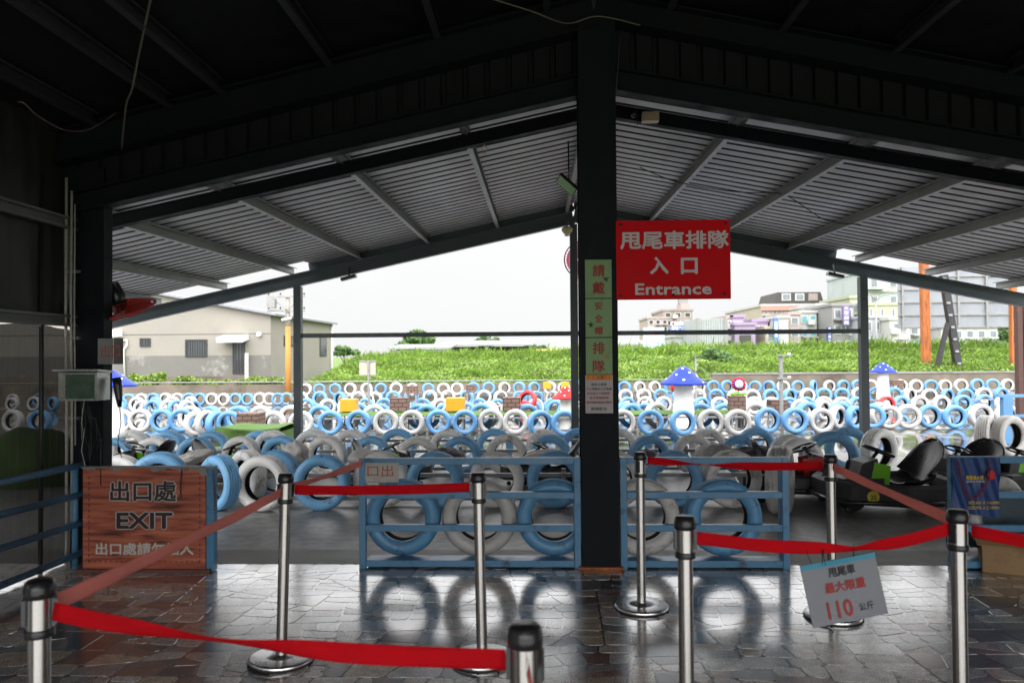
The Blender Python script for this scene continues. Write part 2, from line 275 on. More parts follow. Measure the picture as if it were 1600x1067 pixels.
class MB:
    def __init__(s): s.v = []; s.f = []; s.m = []; s.sm = []; s.cols = None
    def add(s, vs, fs, mi=0, smooth=False):
        b = len(s.v); s.v += [Vector(p) for p in vs]
        for f in fs: s.f.append([b + i for i in f]); s.m.append(mi); s.sm.append(smooth)
        return s
    def box(s, c, size, rot=None, mi=0):
        hx, hy, hz = [q / 2 for q in size]; M = rot.to_matrix() if hasattr(rot, 'to_matrix') else (rot or Matrix.Identity(3))
        P = [Vector(c) + M @ Vector((x * hx, y * hy, z * hz)) for z in (-1, 1) for y in (-1, 1) for x in (-1, 1)]
        return s.add(P, [(0, 2, 3, 1), (4, 5, 7, 6), (0, 1, 5, 4), (2, 6, 7, 3), (0, 4, 6, 2), (1, 3, 7, 5)], mi)
    def bar(s, p0, p1, wd, h, mi=0, up=(0, 0, 1)):
        p0, p1 = Vector(p0), Vector(p1); d = (p1 - p0); L = d.length; d.normalize(); u = Vector(up)
        sd_ = d.cross(u)
        if sd_.length < 1e-4: sd_ = d.cross(Vector((0, 1, 0)))
        sd_.normalize(); u = sd_.cross(d)
        return s.box((p0 + p1) / 2, (L, wd, h), Matrix((d, -sd_, u)).transposed(), mi)
    def ibeam(s, p0, p1, h, wd, tf=.012, tw=.008, up=(0, 0, 1), mi=0):
        p0, p1 = Vector(p0), Vector(p1); d = (p1 - p0).normalized(); sd_ = d.cross(Vector(up)).normalized(); u = sd_.cross(d)
        s.bar(p0 + u * (h / 2 - tf / 2), p1 + u * (h / 2 - tf / 2), wd, tf, mi, up)
        s.bar(p0 - u * (h / 2 - tf / 2), p1 - u * (h / 2 - tf / 2), wd, tf, mi, up)
        s.bar(p0, p1, tw, h - 2 * tf - .002, mi, up); return s
    def sweep(s, pts, prof, up=(0, 0, 1), mi=0, closed=True, smooth=False):
        # profile points (a,b): a along side, b along up, along straight polyline p0->p1
        p0, p1 = Vector(pts[0]), Vector(pts[-1]); d = (p1 - p0).normalized(); sd_ = d.cross(Vector(up)).normalized(); u = sd_.cross(d)
        n = len(prof); V = [p + sd_ * a_ + u * b_ for p in (p0, p1) for a_, b_ in prof]
        rg = n if closed else n - 1
        return s.add(V, [(i, (i + 1) % n, n + (i + 1) % n, n + i) for i in range(rg)], mi, smooth)
    def tube(s, pts, r, n=8, mi=0, smooth=True, cap=True):
        pts = [Vector(p) for p in pts]; rs = r if isinstance(r, (list, tuple)) else [r] * len(pts)
        V = []; prev = None
        for i, p in enumerate(pts):
            d = (pts[min(i + 1, len(pts) - 1)] - pts[max(i - 1, 0)]).normalized()
            if prev is None:
                a_ = d.orthogonal().normalized()
            else:
                a_ = (prev - d * prev.dot(d))
                a_ = a_.normalized() if a_.length > 1e-5 else d.orthogonal().normalized()
            prev = a_; b_ = d.cross(a_)
            V += [p + (a_ * math.cos(2 * math.pi * k / n) + b_ * math.sin(2 * math.pi * k / n)) * rs[i] for k in range(n)]
        F_ = [(i * n + k, i * n + (k + 1) % n, (i + 1) * n + (k + 1) % n, (i + 1) * n + k) for i in range(len(pts) - 1) for k in range(n)]
        s.add(V, F_, mi, smooth)
        if cap:
            b = len(s.v) - len(V)
            s.f.append([b + k for k in range(n)][::-1]); s.m.append(mi); s.sm.append(False)
            s.f.append([b + (len(pts) - 1) * n + k for k in range(n)]); s.m.append(mi); s.sm.append(False)
        return s
    def lathe(s, prof, n=32, c=(0, 0, 0), M=None, mi=0, smooth=True, closed=False, mis=None, rfun=None):
        # profile (r, z) about local Z
        M = M or Matrix.Identity(3); c = Vector(c); V = []; m = len(prof)
        for k in range(n):
            t = 2 * math.pi * k / n
            for r_, z_ in prof:
                rr = r_ * (rfun(t, z_) if rfun else 1)
                V.append(c + M @ Vector((rr * math.cos(t), rr * math.sin(t), z_)))
        b = len(s.v); s.v += V
        for k in range(n):
            for i in range(m if closed else m - 1):
                j = (i + 1) % m; k2 = (k + 1) % n
                s.f.append([b + k * m + i, b + k2 * m + i, b + k2 * m + j, b + k * m + j]); s.m.append(mis[i] if mis else mi); s.sm.append(smooth)
        return s
    def prism(s, poly, d, mi=0):
        # poly: list of 3D points, d: extrusion vector
        n = len(poly); P = [Vector(p) for p in poly]; d = Vector(d)
        s.add(P + [p + d for p in P], [tuple(range(n))[::-1], tuple(range(n, 2 * n))] + [(i, (i + 1) % n, n + (i + 1) % n, n + i) for i in range(n)], mi); return s
    def grid(s, fn, nu, nv, mi=0, smooth=True, wrapu=False):
        V = [fn(i / (nu if wrapu else nu - 1), j / (nv - 1)) for i in range(nu) for j in range(nv)]
        ru = nu if wrapu else nu - 1
        return s.add(V, [(i * nv + j, ((i + 1) % nu) * nv + j, ((i + 1) % nu) * nv + j + 1, i * nv + j + 1) for i in range(ru) for j in range(nv - 1)], mi, smooth)
    def ball(s, c, r, nu=16, nv=10, mi=0, fn=None):
        c = Vector(c); rx, ry, rz_ = (r, r, r) if not isinstance(r, (tuple, list)) else r
        def f(u, v):
            th = 2 * math.pi * u; ph = math.pi * (v - .5) * .998
            p = Vector((math.cos(ph) * math.cos(th), math.cos(ph) * math.sin(th), math.sin(ph)))
            k = fn(p) if fn else 1
            return c + Vector((p.x * rx, p.y * ry, p.z * rz_)) * k
        return s.grid(f, nu, nv, mi, True, True)
    def build(s, name, m, parent=None, world=True, recalc=False, bevel=0):
        me = bpy.data.meshes.new(name)
        V = s.v
        if parent and world:
            im = inv(parent); V = [im @ p for p in V]
        me.from_pydata([tuple(p) for p in V], [], s.f)
        ms = m if isinstance(m, (list, tuple)) else [m]
        for x in ms: me.materials.append(x)
        me.polygons.foreach_set("material_index", s.m); me.polygons.foreach_set("use_smooth", s.sm)
        if s.cols:
            ca = me.color_attributes.new("Col", 'FLOAT_COLOR', 'CORNER'); i = 0
            for p, c in zip(me.polygons, s.cols):
                for _ in p.vertices: ca.data[i].color = (*c, 1); i += 1
        me.update()
        o = bpy.data.objects.new(name, me); col.objects.link(o)
        if parent: o.parent = parent
        if bevel:
            bv = o.modifiers.new("b", 'BEVEL'); bv.width = bevel; bv.segments = 2; bv.limit_method = 'ANGLE'
        return o

def kids(o): return [c for c in bpy.data.objects if c.parent == o]
def copy_tree(o, parent=None, tree=None):
    c = o.copy(); col.objects.link(c); c.parent = parent
    for ch in (tree or {}).get(o, kids(o)): copy_tree(ch, c, tree)
    return c
def txt(body, origin, ux, uz, cx, cz, h, m, parent, wd=None, off=0.0, lift=.002, name="lettering", mirror=False, shear=0):
    """flat lettering on the plane origin + a*ux + b*uz, centred at (cx, cz), glyph height h, optional width wd"""
    c = bpy.data.curves.new("t", 'FONT'); c.body = body; c.resolution_u = 2
    t = bpy.data.objects.new("t", c); col.objects.link(t)
    dg = bpy.context.evaluated_depsgraph_get(); src = bpy.data.meshes.new_from_object(t.evaluated_get(dg), depsgraph=dg)
    bpy.data.objects.remove(t); bpy.data.curves.remove(c)
    X = [v.co.x for v in src.vertices]; Y = [v.co.y for v in src.vertices]
    x0, x1, y0, y1 = min(X), max(X), min(Y), max(Y)
    b_ = off * h * .42                                  # stroke growth
    sy = (h - 2 * b_) / (y1 - y0); sx_ = ((wd - 2 * b_) / (x1 - x0)) if wd else sy
    if mirror: sx_ = -sx_
    ux, uz = Vector(ux).normalized(), Vector(uz).normalized(); nrm = ux.cross(uz); o3 = Vector(origin)
    im = inv(parent) if parent else Matrix.Identity(4); V = []; F_ = []
    dirs = [(0, 0)] if b_ <= 0 else [(math.cos(k * math.pi / 4), math.sin(k * math.pi / 4)) for k in range(8)]
    for q, (dx, dy) in enumerate(dirs):
        b0 = len(V)
        for v in src.vertices:
            V.append(im @ (o3 + ux * (cx + (v.co.x - (x0 + x1) / 2) * sx_ + dx * b_) + uz * (cz + (v.co.y - (y0 + y1) / 2) * sy + dy * b_) + nrm * (lift + q * .00012)))
        F_ += [[b0 + i for i in p.vertices] for p in src.polygons]
    me = bpy.data.meshes.new(name); me.from_pydata(V, [], F_); me.materials.append(m); bpy.data.meshes.remove(src)
    o = bpy.data.objects.new(name, me); col.objects.link(o); o.parent = parent
    return o

# ================================================================== SETTING: ground
mb = MB(); ys = [-60, 0, 5.0, 8, 36, 60, 600, 1500]
mb.add([(x, y, gz(y) - .03) for y in ys for x in (-900, 900)], [(2 * i, 2 * i + 1, 2 * i + 3, 2 * i + 2) for i in range(len(ys) - 1)])
tag(mb.build("ground", M_soil), kind="structure")
mb = MB(); ys = [5.72, 8, 36.2]
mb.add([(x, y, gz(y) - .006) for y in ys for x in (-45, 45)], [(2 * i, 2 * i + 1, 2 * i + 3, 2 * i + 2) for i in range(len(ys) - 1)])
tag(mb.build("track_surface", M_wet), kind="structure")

# paving: irregular stones cut from a slab by random lines
def clip(poly, p, n):
    A, B = [], []
    for i in range(len(poly)):
        a_, b_ = poly[i], poly[(i + 1) % len(poly)]
        da = (a_[0] - p[0]) * n[0] + (a_[1] - p[1]) * n[1]; db = (b_[0] - p[0]) * n[0] + (b_[1] - p[1]) * n[1]
        (A if da >= 0 else B).append(a_)
        if da * db < 0:
            t = da / (da - db); q = (a_[0] + (b_[0] - a_[0]) * t, a_[1] + (b_[1] - a_[1]) * t); A.append(q); B.append(q)
    return A, B
def area(p): return abs(sum(p[i][0] * p[(i + 1) % len(p)][1] - p[(i + 1) % len(p)][0] * p[i][1] for i in range(len(p)))) / 2
stones = []
def split(poly, lim):
    if area(poly) < lim:
        stones.append(poly); return
    xs = [p[0] for p in poly]; yv = [p[1] for p in poly]; wx, wy = max(xs) - min(xs), max(yv) - min(yv)
    cx = (max(xs) + min(xs)) / 2 + rnd.uniform(-.16, .16) * wx; cy = (max(yv) + min(yv)) / 2 + rnd.uniform(-.16, .16) * wy
    an = rnd.gauss(0, .10 if wx > 1 or wy > 1 else .22) + (0 if wx > wy * 1.25 else math.pi / 2)
    A, B = clip(poly, (cx, cy), (math.cos(an), math.sin(an)))
    if len(A) < 3 or len(B) < 3 or min(area(A), area(B)) < .002: stones.append(poly); return
    for q in (A, B): split(q, rnd.uniform(.012, .06))
split([(-4.6, .6), (4.9, .6), (4.9, 5.71), (-4.6, 5.71)], .1)
mb = MB(); mb.cols = []
pal = [((.22, .21, .205), 4), ((.32, .28, .25), 5), ((.052, .050, .052), 3), ((.15, .078, .055), 3), ((.30, .235, .175), 4), ((.13, .125, .125), 3), ((.38, .36, .34), 2)]
cw = [c for c, k in pal for _ in range(k)]
for p in stones:
    cx = sum(q[0] for q in p) / len(p); cy = sum(q[1] for q in p) / len(p)
    ins = []
    for i in range(len(p)):                         # joint + slightly cut corners
        a_, b_, c_ = Vector((*p[i - 1], 0)), Vector((*p[i], 0)), Vector((*p[(i + 1) % len(p)], 0))
        for q in (a_, c_):
            e_ = q - b_; k = min(.018, e_.length * .25)
            r_ = b_ + e_.normalized() * k; dv = Vector((cx, cy, 0)) - r_
            if dv.length > .02: r_ += dv.normalized() * .0065
            ins.append(r_)
    tx, ty = rnd.gauss(0, .003), rnd.gauss(0, .003); n = len(ins); h = rnd.uniform(0, .0008)
    top = [Vector((q.x, q.y, h + (q.x - cx) * tx + (q.y - cy) * ty)) for q in ins]; bot = [Vector((q.x, q.y, -.006)) for q in ins]
    mb.add(top + bot, [tuple(range(n))] + [(i, n + i, n + (i + 1) % n, (i + 1) % n) for i in range(n)])
    c = rnd.choice(cw); k = rnd.uniform(1.0, 1.5); c = tuple(q * k for q in c); mb.cols += [c] * (n + 1)
tag(mb.build("paved_floor", M_stone), kind="structure")
mb = MB().add([(-12, -9, -.0016), (12, -9, -.0016), (12, 5.72, -.0016), (-12, 5.72, -.0016)], [(0, 1, 2, 3)])
tag(mb.build("floor_bed", M_grout), kind="structure")
# concrete threshold between paving and track
mb = MB()
def strip(y0, y1, z): mb.box((0, (y0 + y1) / 2, z - .05), (24, y1 - y0, .1))
strip(5.722, 6.12, .004)
tag(mb.build("concrete_threshold", M_conc), kind="structure")

# ================================================================== MAIN SHED
YM = 5.65
def line(p, q, Y):
    a_, b_ = D(*p, Y), D(*q, Y); s_ = (b_.z - a_.z) / (b_.x - a_.x)
    return lambda x: a_.z + (x - a_.x) * s_
shed = thing("open_shed", "dark steel gabled shed over the paved queue floor", "shed", (0, YM, 0))
AX = .43
lowL_b, lowL_t = line((400, 265), (890, 151), YM), line((400, 231), (890, 118), YM)
lowR_b, lowR_t = line((968, 140), (1600, 250), YM), line((968, 105), (1600, 214), YM)
panL, panR = line((187, 234), (890, 58), YM), line((968, 40), (1500, 140), YM)
upL, upR = line((219, 177), (880, 8), YM), line((968, 0), (1600, 118), YM)
XL, XR = -4.3, 4.6
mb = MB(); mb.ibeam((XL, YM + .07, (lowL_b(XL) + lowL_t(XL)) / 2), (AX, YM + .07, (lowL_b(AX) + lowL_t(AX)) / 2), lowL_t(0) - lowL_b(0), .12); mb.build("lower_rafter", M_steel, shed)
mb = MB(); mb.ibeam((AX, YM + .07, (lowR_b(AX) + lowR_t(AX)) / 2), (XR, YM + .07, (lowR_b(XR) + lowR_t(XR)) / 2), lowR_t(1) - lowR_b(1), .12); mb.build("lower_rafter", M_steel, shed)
def ribpanel(x0, x1, fb, ft, Y):
    mb = MB(); P = []; x = x0; per = .165
    while x < x1:
        for dx, dy in ((0, 0), (.105, 0), (.115, .035), (.145, .035), (.155, 0)):
            if x + dx <= x1: P.append((x + dx, Y + dy))
        x += per
    P.append((x1, Y))
    V = [Vector((a_, b_, fb(a_))) for a_, b_ in P] + [Vector((a_, b_, ft(a_))) for a_, b_ in P]; n = len(P)
    mb.add(V, [(i, i + 1, n + i + 1, n + i) for i in range(n - 1)])
    return mb
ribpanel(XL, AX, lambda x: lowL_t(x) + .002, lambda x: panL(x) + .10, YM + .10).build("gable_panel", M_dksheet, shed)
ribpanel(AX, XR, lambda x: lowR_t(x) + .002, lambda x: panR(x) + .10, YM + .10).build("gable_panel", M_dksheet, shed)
for (x0, x1, fb, ft) in ((XL, AX, panL, upL), (AX, XR, panR, upR)):
    mb = MB(); h = ft((x0 + x1) / 2) - fb((x0 + x1) / 2)
    mb.ibeam((x0, YM, (fb(x0) + ft(x0)) / 2), (x1, YM, (fb(x1) + ft(x1)) / 2), h, .16); mb.bar((x0, YM + .05, ft(x0) + .045), (x1, YM + .05, ft(x1) + .045), .01, .085); mb.build("main_rafter", M_steel, shed)
# interior roof sheets and purlins
def zr(x): return (upL(x) if x < AX else upR(x)) + .06
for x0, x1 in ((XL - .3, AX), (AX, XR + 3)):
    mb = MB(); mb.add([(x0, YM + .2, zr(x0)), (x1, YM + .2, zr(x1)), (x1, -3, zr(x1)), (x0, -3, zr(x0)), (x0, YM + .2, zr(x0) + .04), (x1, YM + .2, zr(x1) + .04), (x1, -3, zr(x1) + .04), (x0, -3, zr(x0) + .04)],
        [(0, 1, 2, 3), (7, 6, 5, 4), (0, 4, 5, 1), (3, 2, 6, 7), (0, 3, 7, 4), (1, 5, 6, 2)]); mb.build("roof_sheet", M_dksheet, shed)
def cprof(h, wd, t=.004, lip=.018, flip=1):
    o = [(0, -h / 2), (wd, -h / 2), (wd, -h / 2 + lip), (wd - t, -h / 2 + lip), (wd - t, -h / 2 + t), (t, -h / 2 + t), (t, h / 2 - t), (wd - t, h / 2 - t), (wd - t, h / 2 - lip), (wd, h / 2 - lip), (wd, h / 2), (0, h / 2)]
    return [(a_ * flip, b_) for a_, b_ in o]
for x in (-3.3, -2.75, -2.35, -1.55, -.75, .05, 1.0, 1.8, 2.6, 3.4, 4.2):
    z = zr(x) - .055
    MB().sweep([(x, -3, z), (x, YM - .085, z)], cprof(.10, .05, flip=1 if x < AX else -1)).build("purlin", mat("dark_purlin", (.034, .036, .038), .5), shed)
MB().prism([Vector((AX - .35, YM + .25, zr(AX - .35) - .01)), Vector((AX + .35, YM + .25, zr(AX + .35) - .01)), Vector((AX, YM + .25, max(zr(AX - .01), zr(AX + .01)) + .12))], (0, -8.8, 0)).build('ridge_cap', M_dksheet, shed)
# columns
def hcol(x, y0, wd, dp, z1, nm="column"):
    mb = MB(); mb.box((x, y0 + .006, z1 / 2), (wd, .012, z1)); mb.box((x, y0 + dp - .006, z1 / 2), (wd, .012, z1)); mb.box((x, y0 + dp / 2, z1 / 2), (.01, dp - .026, z1))
    return mb.build(nm, M_steel, shed)
c_ = hcol(.437, YM - .07, .272, .25, panL(AX) + .06)
MB().box((.437, YM + .055, .012), (.32, .30, .02)).build("base_plate", M_rust, c_)
mb = MB(); mb.box(((D(109, 600, 5.72).x + D(163, 600, 5.72).x) / 2, 5.78, 1.5), (.255, .12, 3.0)); mb.build("column", M_steel, shed)
mb = MB(); mb.box((4.55, 5.75, 1.5), (.25, .25, 3.0)); mb.build("column", M_steel, shed)
# shed side walls, plus a rear header added to block sky (behind the camera)
mb = MB(); mb.box((.5, -3.02, 3.35), (9.6, .06, 1.1)); mb.build("rear_sky_blocker", M_dksheet, shed)
mb = MB(); mb.box((-3.62, -1.2, 1.55), (.08, 3.6, 3.1)); mb.build("side_wall", M_conc, shed)
mb = MB(); mb.box((7.6, 1.5, 1.35), (.08, 8, 2.7)); mb.build("side_wall", M_conc, shed)
# left side: girts, tarpaulin strip, posts
SX = -3.56
for z, h in ((2.56, .09), (1.83, .085)):
    MB().sweep([(SX + .02, .8, z), (SX + .02, 5.7, z)], cprof(h, .05, flip=1)).build("side_girt", mat("rusty_girt", (.11, .115, .105), .5, var=.25, dirt=(.2, .07, .03), dscale=5, damt=.45), shed)

def wavy(x, y0, y1, z0, z1, amp, per, nu=60, nv=14, ph=0):
    def f(u, v):
        y = y0 + (y1 - y0) * u; z = z0 + (z1 - z0) * v
        return Vector((x + amp * math.sin(y * per + ph + .6 * math.sin(z * 2.1)) * (1.2 - v * .6) + .012 * math.sin(y * 31 + z * 3), y, z + .02 * math.sin(y * 5)))
    return MB().grid(f, nu, nv)
net = thing("mesh_curtain", "dark see-through mesh curtain hung along the open side behind the blue pipe rail", "curtain", (SX - .06, 3.2, 0))
wavy(SX - .06, .8, 5.98, .02, 1.78, .018, 5.5, 90, 16).build("mesh_sheet", M_net, net)
wavy(SX - .07, .8, 5.98, 1.80, 3.45, .02, 3.5, 70, 10, 1).build("tarpaulin", M_tarp, net)
MB().tube([(SX - .05, 5.45, .0), (SX - .04, 5.44, 1.2), (SX - .05, 5.45, 2.9)], .016, 8).build("hanging_cord", M_wire, net)

# ================================================================== CANOPY
YN, YF = 7.1, 12.9
can = thing("entrance_canopy", "grey ribbed sheet canopy on dark steel frame between shed and track", "canopy", (.6, YF, gz(YF)))
NLb, NRb = line((400, 306), (890, 194.5), YN), line((962, 186), (1600, 295), YN)
FLb, FRb = line((530, 433), (890, 352), YF), line((1143, 394), (1600, 480), YF)
CX = .60
def zN(x): return (NLb(x) if x < CX else NRb(x)) + .12
def zF(x): return (FLb(x) if x < CX else FRb(x)) + .22
def pk(f, fl, fr, h):
    return
CXL, CXR = -7.9, 8.4
for x0, x1 in ((CXL, CX), (CX, CXR)):
    mb = MB(); mb.ibeam((x0, YN, zN(x0 + (.001 if x0 == CX else 0)) - .06), (x1 - (.001 if x1 == CX else 0), YN, zN(x1 - .001) - .06), .12, .09, .008, .006); mb.build("near_rafter", M_steel, can)
    mb = MB(); mb.ibeam((x0, YF, zF(x0 + (.001 if x0 == CX else 0)) - .11), (x1, YF, zF(x1 - .001) - .11), .215, .12, .012, .008); mb.build("front_rafter", M_steel2, can)
PH = .125
pxs = [-7.6, -6.5, -5.35, -4.19, -3.02, -1.87, -.70, .46, .70, 1.88, 3.02, 4.17, 5.3, 6.45, 7.6]
for x in pxs:
    f = 1 if x < CX else -1
    a_ = Vector((x, 6.74, zN(x) + PH / 2 + .003)); b_ = Vector((x, YF + .12, zF(x) + PH / 2 + .003)); t = (6.74 - YN) / (YF - YN)
    a_.z += (b_.z - a_.z) * t
    MB().sweep([a_, b_], cprof(PH, .055, .003, .018, f)).build("purlin", M_galv, can)
    mb = MB(); 
def zS(x, y):
    t = (y - YN) / (YF - YN); return zN(x) + (zF(x) - zN(x)) * t + PH + .008
def sheet(x0, x1, Y0, Y1):
    P = []; y = Y0
    while y < Y1:
        for dy, dz in ((0, 0), (.135, 0), (.140, .085), (.195, .085), (.20, 0)):
            P.append((y + dy, dz))
        y += .225
    n = len(P); V = []
    NX = 12
    for i in range(NX + 1):
        x = x0 + (x1 - x0) * i / NX; xx = min(max(x, x0 + .0005), x1 - .0005)
        V += [Vector((x, y, zS(xx, y) + dz)) for y, dz in P]
    mb = MB().add(V, [(i * n + j, i * n + j + 1, (i + 1) * n + j + 1, (i + 1) * n + j) for i in range(NX) for j in range(n - 1)])
    mb.m = [1 if (j % 5) in (1, 2, 3) else 0 for i in range(NX) for j in range(n - 1)]  # rib faces take the slot with shade in its colour
    return mb
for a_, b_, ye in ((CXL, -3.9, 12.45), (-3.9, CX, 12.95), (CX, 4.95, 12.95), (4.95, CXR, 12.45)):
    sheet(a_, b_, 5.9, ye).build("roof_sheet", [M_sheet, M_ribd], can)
for x0, x1 in ((-3.9, CX), (CX, 4.95)):
    mb = MB(); mb.bar((x0, YF + .02, zF(x0 + .001) + .065), (x1, YF + .02, zF(x1 - .001) + .065), .02, .125); mb.build("fascia_channel", M_steel2, can)
posts = []
for px in (466, 898, 1350):
    x = D(px, 600, YF).x; posts.append(x)
    z1 = zF(x) - .225; g0 = gz(YF)
    MB().box((x, YF, (z1 + g0) / 2), (.125, .125, z1 - g0)).build("post", M_steel2, can)
zt = D(900, 521, YF).z
for i in (0, 1):
    MB().box(((posts[i] + posts[i + 1]) / 2, YF, zt), (posts[i + 1] - posts[i] - .127, .06, .075)).build("tie_bar", M_steel2, can)

# ================================================================== TYRES
RT, RI, HW = .28, .172, .092
def tyre_mesh(name, paint, n, near):
    prof = [(RI, -.050), (RI + .006, -.070), (RI + .035, -.088), (RI + .062, -HW), (RI + .088, -.084), (RT - .008, -.066)]
    if near:
        for z in (-.05, -.022, .006, .034):
            prof += [(RT, z - .004), (RT + .001, z + .010), (RT - .007, z + .012), (RT - .007, z + .017)]
        prof += [(RT, .058)]
    else:
        prof += [(RT, -.04), (RT + .002, 0), (RT, .04)]
    prof += [(RT - .008, .066), (RI + .088, .084), (RI + .062, HW), (RI + .035, .088), (RI + .006, .070), (RI, .050)]
    k = len(prof)
    prof += [(RI + .012, .046), (RI + .045, .070), (RT - .028, .050), (RT - .022, 0), (RT - .028, -.050), (RI + .045, -.070), (RI + .012, -.046)]
    mis = [0] * (k - 1) + [1] * (len(prof) - k + 1)
    mb = MB(); mb.lathe(prof, n, (0, 0, RT), Matrix.Rotation(R(90), 3, 'X'), closed=True, mis=mis)
    o = mb.build(name, [paint, M_rub]); me = o.data; bpy.data.objects.remove(o); return me
TM = {('b', 2): tyre_mesh('tyre', M_tb2, 44, True), ('w', 2): tyre_mesh('tyre', M_tw2, 44, True), ('b', 1): tyre_mesh("tyre", M_tbn, 56, True), ('w', 1): tyre_mesh("tyre", M_twn, 56, True), ('r', 0): tyre_mesh("tyre", M_tr, 32, False),
      ('b', 0): tyre_mesh("tyre", M_tb, 32, False), ('w', 0): tyre_mesh("tyre", M_tw, 32, False)}
CN = {'b': 'blue', 'w': 'white', 'r': 'red'}
ORD = ['first', 'second', 'third', 'fourth', 'fifth', 'sixth', 'seventh', 'eighth', 'ninth', 'tenth', 'eleventh', 'twelfth', 'thirteenth', 'fourteenth', 'fifteenth', 'sixteenth', 'seventeenth', 'eighteenth', 'nineteenth']
def ordn(i):
    if i < 19: return ORD[i]
    n = i + 1; return f"{n}{'th' if 10 <= n % 100 <= 20 else {1: 'st', 2: 'nd', 3: 'rd'}.get(n % 10, 'th')}"
def tyre(c, loc, yaw=0, lean=0, near=0, label="", group=None, s=1.0, roll=None):
    o = bpy.data.objects.new("painted_tyre", TM[(c, near)]); col.objects.link(o)
    o.rotation_mode = 'XYZ'; o.rotation_euler = (lean, 0, yaw); o.location = loc; o.scale = (s, s, s)
    tag(o, label, "tyre", group); return o
def row(items, Y, rowname, group, near=0, jit=.04, lean=0, s=1.0, yj=6, up=0, upx=1e9):
    items = sorted(items, key=lambda q: q[0])
    for i, it in enumerate(items):
        px, c = it[0], it[1]; yaw = R(it[2]) if len(it) > 2 else R(rnd.gauss(0, yj)); y = Y(px) if callable(Y) else Y
        if len(it) > 3: y = it[3]
        y += rnd.uniform(-jit, jit); p = D(px, 600, y)
        tyre(c, (p.x, y, gz(y) - .004 + (up if px > upx else 0)), yaw, lean + R(rnd.gauss(0, 2.5)), near, f"{CN[c]} tyre, {ordn(i)} from the exit board end, {rowname}", group, s * rnd.uniform(.97, 1.03))
def rack(name_lbl, px0, px1, Y, z=.33, step=1.7, m=None, back=.13):
    m = m or M_grey; x0, x1 = D(px0, 600, Y).x, D(px1, 600, Y).x; Yb = Y + back; g = gz(Yb)
    t = thing("tyre_rack", name_lbl, "rack", ((x0 + x1) / 2, Yb, g))
    MB().box(((x0 + x1) / 2, Yb, g + z), (x1 - x0, .04, .04)).build("rail", m, t)
    MB().box(((x0 + x1) / 2, Yb, g + .06), (x1 - x0, .04, .04)).build("rail", m, t)
    n = max(2, int((x1 - x0) / step) + 1)
    for i in range(n):
        x = x0 + .03 + (x1 - x0 - .06) * i / (n - 1); MB().box((x, Yb + .045, g + z / 2 + .02), (.045, .045, z + .08)).build("leg", m, t)

# row A: inside the blue barriers
def bx_(px, Y=5.78): return D(px, 800, Y).x
for px, c, lb in ((632, 'b', "worn blue tyre at the exit end inside the long blue barrier"), (750, 'w', "grubby grey-white tyre in the middle of the long blue barrier"),
                  (866, 'b', "worn blue tyre beside the black column inside the long blue barrier"), (1001, 'w', "grubby grey-white tyre beside the column in the shorter blue barrier"),
                  (1127, 'b', "worn blue tyre at the free end of the shorter blue barrier")):
    tyre(c, (bx_(px), 5.745, .072), R(rnd.uniform(-3, 3)), 0, 1, lb, "tyres in the blue barriers", .985)
tyre('w', (bx_(1560), 5.86, .07), R(20), 0, 1, "white tyre in the barrier behind the cardboard box", "tyres in the blue barriers", 1.0)
# row B: standing in the row just behind
row([(186, 'w'), (250, 'b', 10), (342, 'b', -34, 7.75), (388, 'w', -40, 8.15), (410, 'w', -6, 7.7), (430, 'b', 0, 8.3), (503, 'b', 3, 7.75), (596, 'w', 2), (680, 'b', -4), (775, 'w', 3), (866, 'b', 5), (958, 'w'), (1051, 'b', -3), (1142, 'w', 4)],
    7.85, "first row behind the barriers", "tyres in the first row behind the barriers", 2, .03)
rack("steel rack holding the first tyre row behind the barriers", 300, 1180, 7.9, .30)
p = G(1226, 806); tyre('w', (p.x, p.y + .12, 0), R(66), 0, 1, "paint-splashed white tyre turned sideways at the end of the barrier row", "tyres turned sideways by the karts", 1.16)
# row C front/back: under the canopy edge
row([(120, 'w'), (180, 'b'), (242, 'w'), (306, 'b'), (376, 'w'), (440, 'b'), (511, 'w'), (580, 'b'), (651, 'w'), (720, 'b'), (791, 'w'), (860, 'b'), (935, 'w'), (1012, 'b'), (1082, 'w'), (1155, 'b'), (1232, 'w')],
    10.3, "front row under canopy edge", "tyres in the front row under the canopy edge", 2, .05, 0, .95)
row([(150, 'b'), (205, 'w'), (265, 'b'), (330, 'b'), (405, 'b'), (425, 'w'), (490, 'w'), (548, 'w'), (620, 'b'), (700, 'w'), (772, 'b'), (850, 'w'), (905, 'b'), (965, 'w'), (1036, 'b'), (1105, 'w'), (1180, 'b')],
    11.25, "rear row under canopy edge", "tyres in the rear row under the canopy edge", 2, .05, 0, .97)
for px, py, c, yaw, s, lb in ((1250, 757, 'w', 5, 1.0, "white tyre behind the raised steering wheel of the red-panelled kart"), (1301, 755, 'b', -10, 1.12, "large blue tyre standing upright just behind the belt post near the karts"),
                              (1325, 735, 'b', -12, 1.05, "blue tyre showing behind the large blue tyre near the karts"), (1374, 741, 'w', 32, 1.08, "big worn white tyre with visible tread standing behind the numbered kart")):
    p = G(px, py); tyre(c, (p.x, p.y, gz(p.y)), R(yaw), 0, 2, lb, "tyres near the karts", s)
for px, py, yaw, lb in ((1541, 712, 48, "dirty white tyre with tread showing, half hidden by its twin at the track corner"), (1577, 713, 24, "clean-faced white tyre standing at the corner of the wet track")):
    p = G(px, py); tyre('w', (p.x, p.y, gz(p.y)), R(yaw), 0, 1, lb, "pair of white tyres at the track corner", 1.15)
rack("grey steel rack holding the front tyre row under the canopy", 190, 1260, 10.35, .30, 1.5)
rack("grey steel rack behind the rear tyre row under the canopy", 150, 1210, 11.3, .36, 1.5)

